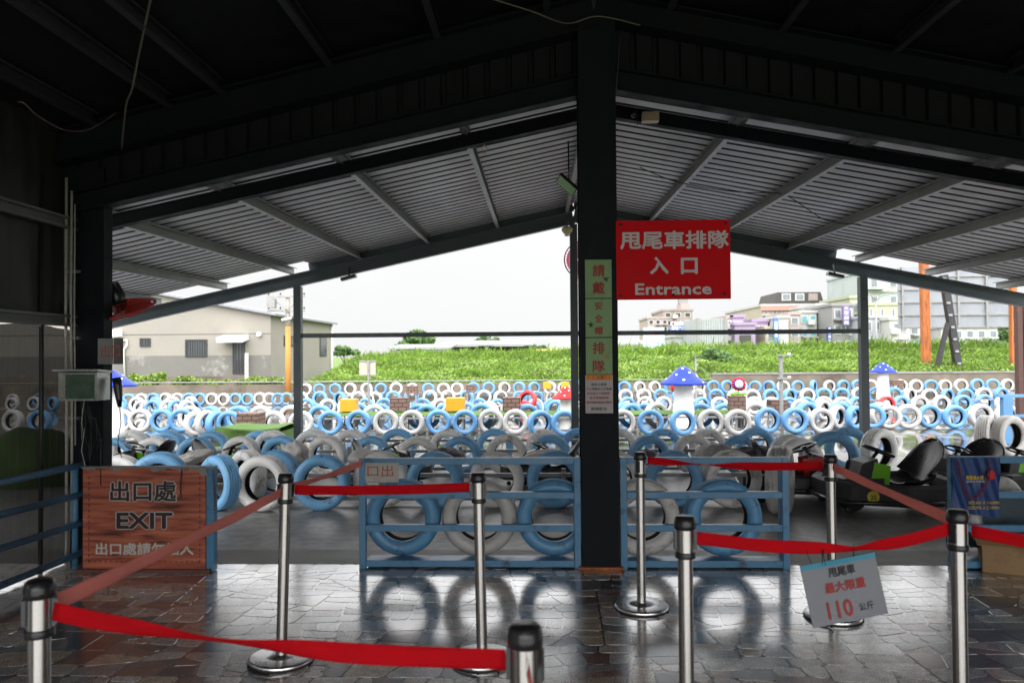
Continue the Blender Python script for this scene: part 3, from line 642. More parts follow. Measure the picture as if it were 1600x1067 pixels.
# row D: single bright row across the wet track
rowD = [(20, 'w'), (62, 'b'), (150, 'b'), (190, 'w', 8), (219, 'w', 5), (253, 'b', 0), (283, 'b', 22), (307, 'w', 42), (322, 'w', 62), (337, 'b', 68), (358, 'b', 5), (428, 'w'), (470, 'w', 8), (516, 'b', 4), (560, 'b'),
        (603, 'w'), (643, 'w'), (685, 'b'), (726, 'b'), (767, 'w'), (805, 'w'), (843, 'b', 24), (881, 'b', 8), (930, 'w'), (972, 'w', 6), (1016, 'b'), (1066, 'b', 12), (1110, 'w'), (1152, 'w'), (1199, 'b'), (1241, 'b'),
        (1282, 'w'), (1308, 'w', 38), (1334, 'b', 30), (1363, 'b', -30), (1389, 'w', -26), (1418, 'w', -16), (1451, 'b'), (1490, 'b'), (1531, 'w'), (1572, 'w')]
def YD(px): return 17.0 + (1.3 if px > 1290 else 0) + (1.0 if px < 300 else 0) - (.5 if 840 < px < 1170 else 0)
row(rowD, YD, "bright row across wet track", "tyres in the bright row across the wet track", 0, .08, 0, 1.0, 4)
rack("grey steel rack behind the bright tyre row, middle stretch", 420, 1280, 17.2, .34, 1.6)
rack("grey steel rack behind the bright tyre row, lamp pole end", 1380, 1590, 18.6, .34, 1.6)
rowE = [(297, 'w'), (330, 'b'), (372, 'b'), (408, 'w'), (455, 'w'), (500, 'b'), (544, 'w'), (584, 'w'), (655, 'b'), (668, 'b'), (706, 'w'), (752, 'b'), (762, 'w'), (822, 'b'), (895, 'w'), (948, 'b'), (985, 'b'), (1025, 'w'), (1095, 'b'), (1130, 'b'), (1180, 'w'), (1260, 'b'), (1312, 'b'), (1375, 'w')]
row(rowE, 18.9, "overlapping row behind bright row", "tyres in the overlapping row behind the bright row", 0, .25, 0, 1.08, 14)
def wave(px, d0, a, per, ph): return d0 + a * math.sin(px / per + ph)
def auto(px0, px1, step, skip=()):
    L_, px, i = [], px0, rnd.randrange(4)
    while px < px1:
        if not any(a_ < px < b_ for a_, b_ in skip):
            L_.append((px, 'w' if (i // 2) % 2 else 'b', rnd.gauss(0, 16)))
        i += 1 if rnd.random() < .85 else 2; px += step * rnd.uniform(.92, 1.12)
    return L_
row(auto(560, 1350, 34, ((1020, 1110),)) + [(818, 'r', 10)], lambda px: wave(px, 21.3, .9, 60, .4), "wavy row behind the toadstools", "tyres in the wavy row behind the toadstools", 0, .3)
row([(182, 'b'), (222, 'w'), (240, 'b'), (262, 'w', 48), (275, 'b', 55), (290, 'w', 62), (302, 'b', 66)] + auto(480, 1165, 29) + [(1178, 'w'), (1205, 'w'), (1232, 'b'), (1259, 'b'), (1287, 'w'), (1315, 'w'), (1337, 'b', 20), (1385, 'r', 10), (1407, 'b'), (1437, 'w'), (1470, 'w'), (1504, 'b'), (1537, 'b'), (1568, 'w')],
    lambda px: wave(px, 24.6, .5, 80, 1.2), "middle row of track field", "tyres in the middle row of the track field", 0, .2)
row(auto(20, 100, 30) + auto(186, 300, 27) + auto(470, 1590, 27.5), lambda px: wave(px, 28.3, .9, 50, 0), "second last row of field", "tyres in the second last row of the track field", 0, .2, up=.16, upx=465)
row([(20, 'w'), (60, 'b'), (182, 'b'), (202, 'b'), (221, 'w'), (240, 'b'), (259, 'w'), (277, 'w'), (295, 'b'), (313, 'b'), (331, 'w'), (350, 'w'), (368, 'b'), (387, 'b'), (406, 'w'), (421, 'w', 20), (434, 'b', 15), (448, 'b', 10)] + auto(478, 1592, 22.5),
    lambda px: 33.2 + (.5 * math.sin(px / 40) if px > 470 else 0), "last row along far wall", "tyres in the last row along the far wall", 0, .1, up=.40, upx=465)
rack("long steel rack along the last tyre row", 190, 1590, 33.4, .5, 3)
rack("steel rack in the middle row of the track field", 1160, 1590, 24.9, .4, 2)

for y0_, y1_, h_, px_ in ((32.3, 35.6, .40, 470), (27.0, 29.6, .16, 470)):
    xa_, xb_ = D(px_, 600, (y0_ + y1_) / 2).x, D(1640, 600, (y0_ + y1_) / 2).x
    tag(MB().box(((xa_ + xb_) / 2, (y0_ + y1_) / 2, gz(y0_) + h_ - .3), (xb_ - xa_, y1_ - y0_, .6)).build("kerb_platform", M_wet), kind="structure")
# ================================================================== BARRIERS
def frame(name, label, x0, x1, Y, dep, top, rails, open_end=False):
    t = thing(name, label, "barrier", ((x0 + x1) / 2, Y, 0)); T = .048
    for x in (x0 + T / 2, x1 - T / 2):
        MB().box((x, Y, top / 2), (T, T, top)).build("post", M_bluef, t, bevel=.003)
    MB().box((x1 - T / 2 - .002, Y + T + .012, top / 2 - .01), (T, T, top - .02)).build("post", M_bluef, t, bevel=.003)
    for z in rails:
        dp = .15 if z == rails[0] else T - .004
        MB().box(((x0 + x1) / 2, Y - T / 2 + .002 + dp / 2, z), (x1 - x0 - 2 * T - .002, dp, T)).build("rail", M_bluef, t, bevel=.003)
    return t
YB = 5.62
zt_ = D(740, 720, YB).z
rl = [D(740, 881, YB).z + .004, D(740, 824, YB).z, D(740, 773, YB).z, zt_]
rl[0] = max(rl[0], .035)
fl = frame("tyre_barrier", "long blue steel barrier holding three tyres, exit side of the column", D(562, 800, YB).x, .295, YB, .26, zt_ + .024, rl)
fr = frame("tyre_barrier", "shorter blue steel barrier holding two tyres between column and karts", .58, D(1232, 800, YB).x, YB, .26, zt_ + .024, rl)
fx = frame("tyre_barrier", "blue steel barrier with navy banner beyond the karts gap", D(1483, 800, YB).x, 4.4, YB, .26, zt_ + .024, rl)
pan = MB().box(((D(1483, 800, YB).x + 4.4) / 2, YB + .14, .30), (4.4 - D(1483, 800, YB).x - .1, .012, .36)); pan.build("kick_panel", mat("dark_teal_panel", (.02, .045, .06), .4), fx)

# card tied to the long barrier
ex = D(597, 738, YB - .035); cdt = thing("paper_card", "small old card with faded reversed red characters tied to the long barrier corner", "card", ex)
MB().box(ex, (.245, .004, .14)).build("card", M_paperg, cdt)
txt("出口", ex + Vector((0, -.003, 0)), (1, 0, 0), (0, 0, 1), -.012, .012, .085, M_fred, cdt, .19, .012, mirror=True)

# ================================================================== EXIT BOARD
def plane_from(pxl, pyt, pxr, pyb, Y):
    a_ = D(pxl, pyt, Y); b_ = D(pxr, pyb, Y); return a_.x, b_.x, b_.z, a_.z
YE = 5.50
x0, x1, z0, z1 = plane_from(131, 731, 322, 884, YE)
exb = thing("exit_board", "wood-print exit board with large characters on a blue frame by the pipe rail", "sign", ((x0 + x1) / 2, YE, 0))
z0 = .02
MB().box(((x0 + x1) / 2, YE, (z0 + z1) / 2), (x1 - x0, .02, z1 - z0)).build("board", M_wood, exb)
MB().box(((x0 + x1) / 2 + .03, YE + .01, z1 + .006), (x1 - x0 + .08, .05, .012)).build("top_trim", mat("dull_alu", (.25, .25, .24), .4, metal=.5), exb)
MB().box(((x0 + x1) / 2, YE - .005, .012), (x1 - x0 + .08, .07, .024)).build("bottom_trim", mat("brown_trim", (.13, .05, .04), .5), exb)
for k in (0, .5, 1):
    MB().box((x1 + .03, YE + .03 + k * .0, z1 / 2), (.055, .06, z1 - .01)).build("post", M_bluef, exb) if k == 0 else None
O = Vector((0, YE - .0105, 0)); UX, UZ = (1, 0, 0), (0, 0, 1)
def bt(body, pxc, pyc, hpx, wpx, off, m, parent, lift=.001, Y=YE, nm="lettering"):
    p = D(pxc, pyc, Y - .0105); k = (Y) / F
    return txt(body, (p.x, Y - .0105, p.z), UX, UZ, 0, 0, hpx * k, m, parent, wpx * k, off, lift, nm)
bt("出口處", 224, 767, 36, 110, .17, M_outl, exb, .001, nm="lettering_outline"); bt("出口處", 224, 767, 32.5, 106, .05, M_brnk, exb, .0028)
bt("EXIT", 226, 813, 29, 94, .22, M_outl, exb, .001, nm="lettering_outline"); bt("EXIT", 226, 813, 25.5, 90, .10, M_brnk, exb, .0028)
bt("出口處請勿站人", 226, 857, 21.5, 161, .15, M_gold, exb, .001, nm="lettering_outline"); bt("出口處請勿站人", 226, 857, 19, 157, .045, M_slet, exb, .0028)
mb = MB(); d_ = (x1 - x0)
for side in (.05, .955):
    z = z0 + .06
    while z < z1 - .03: mb.box((x0 + d_ * side, YE - .0115, z), (.006, .001, .022)); z += .04
x = x0 + .05
while x < x1 - .05: mb.box((x, YE - .0115, z0 + .055), (.022, .001, .006)); x += .04
mb.build("dashed_border", M_brnk, exb)
mb = MB(); rr = random.Random(4)
for (u, wpx) in ((.05, .05), (.62, .06), (.78, .05), (.95, .08), (.28, .03)):
    P = [Vector((x0 + d_ * u - wpx / 1, YE - .0125, z1))]
    for i in range(6): P.append(Vector((x0 + d_ * u - wpx + wpx * 2 * (i + .5) / 6, YE - .0125, z1 - rr.uniform(.006, .03) - (.03 if u > .9 and i > 2 else 0))))
    P.append(Vector((min(x1, x0 + d_ * u + wpx), YE - .0125, z1))); mb.add(P, [tuple(range(len(P)))[::-1]])
mb.build("peeled_patch", mat("peeled_grey", (.26, .26, .26), .6), exb)

def chain(name, label, pts, m, r=.008, parent=None):
    mb = MB(); P = [Vector(p) for p in pts]; seg = []
    for a_, b_ in zip(P, P[1:]):
        n = max(1, int((b_ - a_).length / .022)); seg += [a_.lerp(b_, i / n) for i in range(n)]
    for i in range(len(seg) - 1):
        a_, b_ = seg[i], seg[i + 1]; d = (b_ - a_).normalized(); s_ = d.cross(Vector((0, 1, 0)) if i % 2 else Vector((1, .3, 0))); s_ = s_.normalized() if s_.length > .01 else Vector((1, 0, 0))
        c = (a_ + b_) / 2; L_ = [c + d * .016 * math.cos(t * math.pi / 4) + s_ * r * math.sin(t * math.pi / 4) for t in range(9)]
        mb.tube(L_, .0022, 5, cap=False)
    o = mb.build(name, m); tag(o, label, "chain"); return o
chain("chain", "thin dark chain hanging down the exit board", [D(284, 733, YE - .03), D(282, 760, YE - .03), D(283, 782, YE - .03)], M_wire)
chain("chain", "brown chain hanging on the blue post beside the exit board", [D(333, 735, YE - .02), D(336, 775, YE - .02), D(336, 800, YE - .02)], mat("brown_chain", (.10, .03, .03), .6))

# ================================================================== BLUE PIPE RAILS on the left
rail = thing("pipe_railing", "four-bar light blue pipe railing running along the mesh curtain", "railing", (-3.42, 3.2, 0))
for (yA, yB, ) in ((754, 725), (804, 771), (857, 815), (915, 861)):
    pB = D(132, yB, 5.70); X = pB.x
    rA = ray(0, yA); t = X / rA.x; pA = Vector((X, rA.y * t, CAMZ + rA.z * t)); dd = (pA - pB)
    MB().tube([pB, pB + dd * 4.5], .024, 12).build("rail", M_bluef, rail)
for y in (5.62, 3.3, 1.2):
    MB().tube([(-3.46, y, 0), (-3.46, y, .76)], .022, 10).build("post", M_bluef, rail)

# ================================================================== CONDUITS, BOX, SHEET ON LEFT COLUMN
cdx = D(108, 600, 5.6)
mb = MB(); cnd = thing("electric_conduit", "pale vertical cable conduits beside the mesh curtain post", "conduit", (cdx.x, 5.6, 0))
for dx, r, z0_, z1_ in ((-.03, .011, .0, 2.9), (.01, .009, .3, 2.8), (.035, .006, .9, 2.7)):
    MB().tube([(cdx.x + dx, 5.62, z0_), (cdx.x + dx + .012, 5.6, 1.2), (cdx.x + dx - .01, 5.62, 1.9), (cdx.x + dx, 5.61, z1_)], r, 8).build("pipe", mat("pale_conduit", (.42, .40, .36), .6, var=.2, dirt=(.12, .11, .09), dscale=6, damt=.5), cnd)
for z in (.5, 1.1, 1.7, 2.2): MB().box((cdx.x, 5.655, z), (.10, .02, .02)).build("clip", M_tin, cnd)
b0, b1 = D(92, 582, 5.45), D(152, 626, 5.45)
eb = thing("meter_box", "galvanised electrical box with green front on the corner column", "electrical box", ((b0.x + b1.x) / 2, 5.5, b1.z))
MB().box(((b0.x + b1.x) / 2, 5.53, (b0.z + b1.z) / 2), (b1.x - b0.x, .17, b0.z - b1.z)).build("cabinet", M_tin, eb)
MB().box(((b0.x + b1.x) / 2 + .02, 5.442, (b0.z + b1.z) / 2), (b1.x - b0.x - .07, .006, b0.z - b1.z - .03)).build("door", M_box, eb)
MB().box(((b0.x + b1.x) / 2, 5.52, b0.z + .008), (b1.x - b0.x + .05, .22, .014), Matrix.Rotation(R(-4), 3, 'X')).build("lid", M_tin, eb)
rr = random.Random(9)
for i in range(7):
    x = b0.x + .02 + rr.random() * .3; P = [Vector((x, 5.5, b1.z))]
    for k in range(1, 8): P.append(Vector((x + (.0 if i < 4 else .1) * k / 7 + rr.uniform(-.02, .02), 5.5 + rr.uniform(-.02, .02), b1.z - k * rr.uniform(.03, .09))))
    MB().tube(P, .0035, 5).build("loose_cable", M_wire if i else mat("pale_conduit", (.42, .40, .36), .6), eb)
# zinc plate bent round the column corner with faded characters
p0, p1, p2 = D(153, 529, 5.70), D(177, 569, 5.70), D(192, 568, 5.70)
bp = thing("faded_notice", "faded notice with red characters wrapped on the corner column above the electrical box", "notice", p0)
MB().box(((p0.x + p1.x) / 2, 5.700, (p0.z + p1.z) / 2), (p1.x - p0.x, .003, p0.z - p1.z)).build("plate", mat("zinc_plate", (.30, .30, .29), .35, metal=.5), bp)
MB().box(((p1.x + p2.x) / 2 + .001, 5.703, (p0.z + p1.z) / 2), (p2.x - p1.x, .003, p0.z - p1.z)).build("plate", mat("zinc_plate_dark", (.17, .17, .165), .35, metal=.5), bp)
q = D(164, 549, 5.69); txt("出", (q.x, 5.697, q.z), UX, UZ, 0, 0, .095, M_fred, bp, .065, .02)
q = D(181, 549, 5.69); txt("口", (q.x, 5.697, q.z), UX, UZ, 0, 0, .09, M_fred, bp, .065, .03)
# hanging air gun
q = D(183, 600, 5.60); ag = thing("air_blower_gun", "black hand blower hanging nose down beside the corner column", "blower", (q.x, 5.6, q.z))
q2 = D(187, 636, 5.60)
MB().tube([D(178, 596, 5.6), D(184, 598, 5.6)], .016, 10).build("hook_arm", M_blk, ag)
MB().tube([D(182, 590, 5.6), D(184, 602, 5.6), D(186, 622, 5.6), q2], [.030, .032, .024, .013], 14).build("nozzle", M_blk, ag)
MB().tube([q2, D(189, 660, 5.6), D(184, 690, 5.6), D(190, 715, 5.62)], .003, 5).build("cord", M_wire, ag)

# ================================================================== SIGNS ON CENTRE COLUMN
YS = YM - .075
x0, x1, z0, z1 = plane_from(962, 345.5, 1142, 467, YS)
es = thing("entrance_sign", "red entrance sign with white characters fixed beside the black centre column", "sign", ((x0 + x1) / 2, YS, z0))
MB().box(((x0 + x1) / 2, YS, (z0 + z1) / 2), (x1 - x0, .012, z1 - z0)).build("panel", M_sign, es, bevel=.002)
for bx, bz in ((.04, .95), (.96, .95), (.04, .05), (.5, .06), (.94, .06)):
    MB().lathe([(0, .004), (.009, .004), (.011, 0)], 12, (x0 + (x1 - x0) * bx, YS - .0065, z0 + (z1 - z0) * bz), Matrix.Rotation(R(90), 3, 'X')).build("bolt", M_blk, es)
def st(body, pxc, pyc, hpx, wpx, off, m, parent, Y, lift=.001):
    p = D(pxc, pyc, Y); return txt(body, (p.x, Y, p.z), UX, UZ, 0, 0, hpx * Y / F, m, parent, wpx * Y / F, off, lift)
YT = YS - .0065
st("甩尾車排隊", 1053.5, 375, 28.5, 168, .07, M_slet, es, YT)
st("入", 1030, 415, 27, 29, .09, M_slet, es, YT); st("口", 1077, 415.5, 25.5, 26, .09, M_slet, es, YT)
st("Entrance", 1052, 451.5, 18, 118, .08, M_slet, es, YT)
MB().bar((x0 + .05, YS + .03, z1 - .06), (x0 - .12, YS + .03, z1 - .06), .02, .03).build("bracket", M_steel, es)
MB().bar((x0 + .05, YS + .03, z0 + .06), (x0 - .12, YS + .03, z0 + .06), .02, .03).build("bracket", M_steel, es)
YC = YM - .074
x0, x1, z0, z1 = plane_from(914, 405.5, 957, 585, YC)
gs = thing("helmet_sign", "tall green plate with red vertical characters on the centre column", "sign", ((x0 + x1) / 2, YC, z0))
for za, zb in (((405.5), (466)), ((466.6), (527)), ((527.6), (585))):
    a_, b_ = D(935, za, YC).z, D(935, zb, YC).z
    MB().box(((x0 + x1) / 2, YC, (a_ + b_) / 2), (x1 - x0, .006, a_ - b_ - .004)).build("plate", M_gsign, gs)
for ch, py, s_ in (("請", 423, 19), ("戴", 450, 19), ("安", 478, 12.5), ("全", 497.5, 12.5), ("帽", 516.5, 12.5), ("排", 544, 19), ("隊", 572, 19)):
    st(ch, 935.5, py, s_, s_, .06, M_dred, gs, YC - .0035)
rr = random.Random(2)
for px, py, m in ((947, 436, (.01, .09, .02)), (924, 508, (.008, .05, .02)), (949, 558, (.4, .22, .02))):
    q = D(px, py, YC - .0045); P = [q + Vector((math.cos(t / 11 * 6.283), 0, math.sin(t / 11 * 6.283))) * (.026 if t % 2 else .012) * rr.uniform(.7, 1.2) for t in range(11)]
    MB().add(P, [tuple(range(11))[::-1]]).build("sticker", mat("sticker_%d" % px, m, .5), gs)
x0, x1, z0, z1 = plane_from(914.5, 586, 958, 645.5, YC)
nt_ = thing("driving_notice", "white paper notice with orange heading below the green plate", "notice", ((x0 + x1) / 2, YC, z0))
MB().box(((x0 + x1) / 2, YC, (z0 + z1) / 2), (x1 - x0, .002, z1 - z0)).build("sheet", M_paper, nt_)
a_ = D(936, 589.5, YC).z; MB().box(((x0 + x1) / 2, YC - .002, a_), (x1 - x0 - .01, .001, .038)).build("heading_strip", M_orng, nt_)
st("！！注意！！", 936, 589.5, 5.6, 33, .03, M_dred, nt_, YC - .003)
for s_, py, wpx, h_, m in (("請各位貴賓", 600.5, 24, 4.2, M_ink), ("小心駕駛本公司車輛", 607.5, 39, 4, M_ink), ("如因個人不當駕駛，", 614.5, 37, 4, M_dred), ("造成車輛損壞", 621.5, 30, 4, M_dred), ("需照價賠償維修費用", 628.5, 39, 4, M_dred), ("謝謝配合", 638.5, 25, 5.2, M_ink)):
    st(s_, 936, py, h_, wpx, .03, m, nt_, YC - .0015)

# ================================================================== STANCHIONS AND BELTS
HS = .95
def top_at(px, py):
    k = ray(px, py); t = (HS - CAMZ) / k.z; return Vector((k.x * t, k.y * t, HS))
def stanchion_proto():
    t = thing("belt_stanchion", "x", "stanchion", (0, 0, 0))
    MB().lathe([(0, 0), (.158, 0), (.163, .006), (.163, .018), (.158, .0235), (.150, .0250), (.08, .0268), (.032, .028), (.030, .036), (0, .036)], 48).build("base", M_chrome, t)
    MB().lathe([(.164, .0), (.166, 0), (.166, .008), (.164, .008)], 48).build("base_ring", M_rub, t)
    MB().lathe([(.0275, .034), (.0275, .800)], 24).build("pole", M_ss, t)
    MB().lathe([(.036, .798), (.0375, .80), (.0375, .818), (.036, .82), (.028, .82)], 28).build("collar", M_blk, t)
    MB().lathe([(.0335, .82), (.0335, .905)], 28).build("head", M_ss, t)
    MB().lathe([(.034, .902), (.0395, .906), (.040, .925), (.036, .945), (.030, .950), (0, .950)], 28).build("cap", M_blk, t)
    for k in range(2):
        an = k * math.pi; MB().box((math.cos(an) * .035, math.sin(an) * .035, .864), (.012, .024, .070), Matrix.Rotation(an, 3, 'Z')).build("belt_clip", M_blk, t)
    return t
S = {}
proto = stanchion_proto()
SP = [("A", 62, 905, 0, "belt post at the lower corner near the exit board with two red belts", 20), ("B", 447, 740, 0, "belt post standing before the gap beside the exit board", 40),
      ("C", 747, 738, 0, "belt post in front of the long tyre barrier", 10), ("D", 820, 975, 0, "closest belt post, only its head and upper pole in view", -12),
      ("E", 1000, 706, 0, "belt post just beside the black centre column", 60), ("F", 1070, 806, 0, "belt post where the belt with the weight limit placard begins", 0),
      ("G", 1297, 710, 0, "belt post behind the hanging weight limit placard", 25), ("H", 1496, 796, 0, "belt post before the navy banner where three belts meet", 35)]
leans = {"B": (.028, 1), "C": (-.016, 0), "G": (-.005, 0)}
for i, (k, px, py, _, lb, rz) in enumerate(SP):
    p = top_at(px, py); o = proto if i == 0 else copy_tree(proto)
    ln = leans.get(k, (0, 0))[0]
    o.location = (p.x - ln * .95 * 1.0, p.y, 0); o.rotation_euler = (0, ln, R(rz)) if ln else (0, 0, R(rz)); o["label"] = lb; o["group"] = "belt stanchions of the queue"
    S[k] = p
def belt(label, p0, p1, sag=.02, w0=.048, pinch=None, m=None, twist=0, off=.045, n=40):
    p0, p1 = Vector(p0), Vector(p1); d = (p1 - p0); d.z = 0; d.normalize(); p0 = p0 + d * off; p1 = p1 - d * off
    sd_ = d.cross(Vector((0, 0, 1)))
    def f(u, v):
        c = p0.lerp(p1, u); c.z -= sag * 4 * u * (1 - u)
        wd = w0; tw = twist * math.exp(-((u - .5) / .25) ** 2)
        if pinch: wd *= 1 - pinch[1] * math.exp(-((u - pinch[0]) / pinch[2]) ** 2); tw += pinch[3] * math.exp(-((u - pinch[0]) / (pinch[2] * 1.4)) ** 2)
        tw += .10 * math.sin(u * 9 + p0.x)
        return c + (Vector((0, 0, 1)) * math.cos(tw) + sd_ * math.sin(tw)) * (v - .5) * wd + sd_ * .002 * math.sin(v * 6 + u * 20)
    mb = MB().grid(f, n, 6); o = mb.build("retractable_belt", m or M_belt)
    so_ = o.modifiers.new("s", 'SOLIDIFY'); so_.thickness = .0012
    return tag(o, label, "belt", "red belts of the queue")
def hd(k, z=.868): return Vector((S[k].x, S[k].y, z))
belt("faded red belt slanting up in front of the exit board", hd("A"), hd("B"), .01, m=M_beltp, twist=.25)
belt("dark red belt crossing the foreground below the exit board", hd("A"), hd("D"), .028, pinch=(.42, .38, .12, .8))
belt("short straight red belt before the long tyre barrier", hd("B"), hd("C", .876), .008)
belt("pale red belt rising to the corner of the long barrier", hd("B"), D(568, 722, YB - .03), .004, m=M_beltp, pinch=(.35, .25, .2, .5))
belt("red belt running down out of view from the closest belt post", hd("D"), Vector((.15, .35, .80)), .01, m=M_beltp)
belt("twisted red belt stretched before the shorter tyre barrier", hd("E", .90), hd("G", .885), .018, pinch=(.33, .75, .12, 1.2))
pm = (hd("F") + hd("H", .885)) / 2; pm = D(1332, 858, 2.93)
def belt2():
    a_, b_ = hd("F", .872), hd("H", .885); n = 50; mid = pm
    def f(u, v):
        if u < .5: c = a_.lerp(mid, u / .5)
        else: c = mid.lerp(b_, (u - .5) / .5)
        g = math.exp(-((u - .52) / .09) ** 2); wd = .048 * (1 - .55 * g); c.z += .012 * g * 0 - .010 * math.sin(u * math.pi * 2) ** 2
        tw = .5 * g + .12 * math.sin(u * 11)
        return c + (Vector((0, 0, 1)) * math.cos(tw) + Vector((0, -1, 0)) * math.sin(tw)) * (v - .5) * wd
    o = MB().grid(f, n, 6).build("retractable_belt", M_belt); s_ = o.modifiers.new("s", 'SOLIDIFY'); s_.thickness = .0012
    tag(o, "red belt sagging under the hanging weight limit placard", "belt", "red belts of the queue")
belt2()
belt("pale pink-red belt coming down past the numbered kart", hd("G", .885), hd("H", .90), .004, m=M_beltp, twist=.3)
belt("red belt leaving the banner side belt post towards the frame edge", hd("H", .875), Vector((2.55, 2.35, .84)), .02)

# placard
cs = [D(1250, 884, 2.90), D(1366, 862, 2.90), D(1388, 958, 2.90), D(1271, 981, 2.90)]
pl = thing("weight_limit_placard", "tilted white placard reading 110 with cyan top edge hanging from the belt", "placard", cs[3])
MB().prism([cs[3], cs[2], cs[1], cs[0]], (0, .006, 0)).build("board", M_plac, pl)
ux = (cs[1] - cs[0]).normalized(); uz = (cs[0] - cs[3]).normalized(); uz = (uz - ux * uz.dot(ux)).normalized(); W = (cs[1] - cs[0]).length; Hh = (cs[0] - cs[3]).length
ce = (cs[0] + cs[1] + cs[2] + cs[3]) / 4
MB().prism([cs[0] - uz * .019 + Vector((0, -.001, 0)), cs[1] - uz * .019 + Vector((0, -.001, 0)), cs[1] + Vector((0, -.001, 0)), cs[0] + Vector((0, -.001, 0))], (0, -.002, 0)).build("edge_strip", M_cyan, pl)
def pt(b_, px, py, h, wd, m, off=.01):
    q = D(px, py, 2.898); txt(b_, q, ux, uz, 0, 0, h * 2.9 / F, m, pl, wd * 2.9 / F, off, .001)
pt("甩尾車", 1315, 891, 15, 41, M_ink, .05); pt("最大限重", 1320.5, 914, 16, 62, M_dred, .06); pt("110", 1313, 951, 27, 39, M_dred, .05); pt("公斤", 1354, 946, 12, 22, M_ink, .01)
for px, py, dx in ((1268, 876, -8), (1285, 878, 3), (1290, 880, -3), (1334, 866, 2)):
    a_ = D(px + dx, 852, 2.925); b_ = D(px, py + 4, 2.897); MB().tube([a_ + Vector((0, .01, 0)), a_.lerp(b_, .5) + Vector((-.008, -.012, 0)), b_], .0016, 6).build("cable_tie", M_wire, pl)

# navy banner
x0, x1, z0, z1 = plane_from(1487, 715, 1562, 805, YB - .05)
nb = thing("navy_banner", "creased navy banner with yellow lettering hanging on the last blue barrier", "banner", ((x0 + x1) / 2, YB - .05, z0))
def f(u, v):
    return Vector((x0 + (x1 - x0) * u + .01 * v * math.sin(u * 3), YB - .05 + .012 * math.sin(u * 7 + v * 3) + .008 * math.sin(u * 23 + v * 9) - .012, z0 + (z1 - z0) * v + .01 * math.sin(u * 5) * (1 - v)))
MB().grid(f, 30, 24).build("cloth", M_navy, nb)
YY = YB - .09
st("電擊最火爆", 1523, 746, 6.5, 26, .04, M_yell, nb, YY); st("甩尾車同樂趣", 1524, 752, 3.6, 28, .0, M_slet, nb, YY)
st("SIZE:605 X 1160MM", 1537, 785, 4.6, 46, .03, M_yell, nb, YY); st("SIZE:975 X 2110MM", 1537, 793, 4.6, 46, .03, M_yell, nb, YY)
MB().ball(D(1549, 742, YY), (.03, .004, .035)).build("printed_emblem", M_redp, nb)
chain("chain", "sagging red plastic chain across the navy banner", [D(1497, 720, YY - .01), D(1501, 750, YY - .01), D(1510, 772, YY - .01), D(1522, 779, YY - .01), D(1536, 768, YY - .01), D(1545, 745, YY - .01), D(1549, 712, YY - .01)], mat("red_chain", (.25, .015, .02), .5), .009)
# cardboard box
cb = thing("cardboard_box", "open brown cardboard box on the floor before the last blue barrier", "box", (3.45, 5.0, 0))
q0, q1 = D(1545, 905, 5.0), D(1585, 860, 5.0)
p = G(1543, 893); hB = .21; M_ = Matrix.Rotation(R(-24), 3, 'Z'); c0 = Vector((p.x + .20, p.y + .08, hB / 2))
mb = MB(); mb.box(c0 + M_ @ Vector((0, -.16, 0)), (.36, .006, hB), M_); mb.box(c0 + M_ @ Vector((0, .16, 0)), (.36, .006, hB), M_)
mb.box(c0 + M_ @ Vector((-.18, 0, 0)), (.006, .31, hB), M_); mb.box(c0 + M_ @ Vector((.18, 0, 0)), (.006, .31, hB), M_); mb.box(c0 + Vector((0, 0, -hB / 2 + .004)), (.35, .31, .006), M_)
mb.build("carton", M_card, cb)
MB().box(c0 + M_ @ Vector((-.02, -.20, hB / 2 + .015)), (.40, .11, .005), M_ @ Matrix.Rotation(R(22), 3, 'X')).build("flap", M_card, cb)
MB().box(c0 + M_ @ Vector((0, .19, hB / 2 + .03)), (.36, .09, .005), M_ @ Matrix.Rotation(R(-40), 3, 'X')).build("flap", M_card, cb)

# ================================================================== FANS, LAMPS, CABLES
def fan(name, label, c, rad, tilt, m_c, m_b, motor=True, yaw=0):
    t = thing(name, label, "fan", c); Rm = Matrix.Rotation(yaw, 3, 'Z') @ Matrix.Rotation(tilt, 3, 'X'); c = Vector(c)
    P = [c + Rm @ Vector((rad * math.cos(k * math.pi / 24), rad * math.sin(k * math.pi / 24), 0)) for k in range(49)]
    MB().tube(P, .011, 8, cap=False).build("rim", m_c, t)
    mb = MB()
    for sgn in (1, -1):
        for k in range(36):
            an = k * math.pi / 18; mb.tube([c + Rm @ Vector((rad * q * math.cos(an), rad * q * math.sin(an), sgn * .06 * (1 - q ** 3))) for q in (.2, .5, .8, .98)], .0016, 4, cap=False)
    for q in (.3, .6, .85):
        mb.tube([c + Rm @ Vector((rad * q * math.cos(k * math.pi / 12), rad * q * math.sin(k * math.pi / 12), .06 * (1 - q ** 3))) for k in range(25)], .0018, 4, cap=False)
    mb.build("cage", m_c, t)
    for b in range(5):
        a0 = b * 1.2566
        def g(u, v):
            an = a0 + (v - .5) * (1.3 * (.6 + .5 * u)); r_ = rad * (.15 + .75 * u); return c + Rm @ Vector((r_ * math.cos(an), r_ * math.sin(an), (v - .5) * .05))
        MB().grid(g, 8, 8).build("blade", m_b, t)
    if motor: MB().tube([c + Rm @ Vector((0, 0, .0)), c + Rm @ Vector((0, 0, .10)), c + Rm @ Vector((0, 0, .22))], [.05, .075, .05], 18).build("motor", M_blk, t)
    return t
q = D(188, 484, 6.05)
lf = fan("wall_fan", "red caged wall fan tilted down behind the corner column", q, .265, R(22), M_fanr, M_fanr, yaw=R(-20))
MB().tube([q + Vector((0, 0, .14)), q + Vector((-.18, -.15, .2))], .02, 8).build("bracket", M_blk, lf)
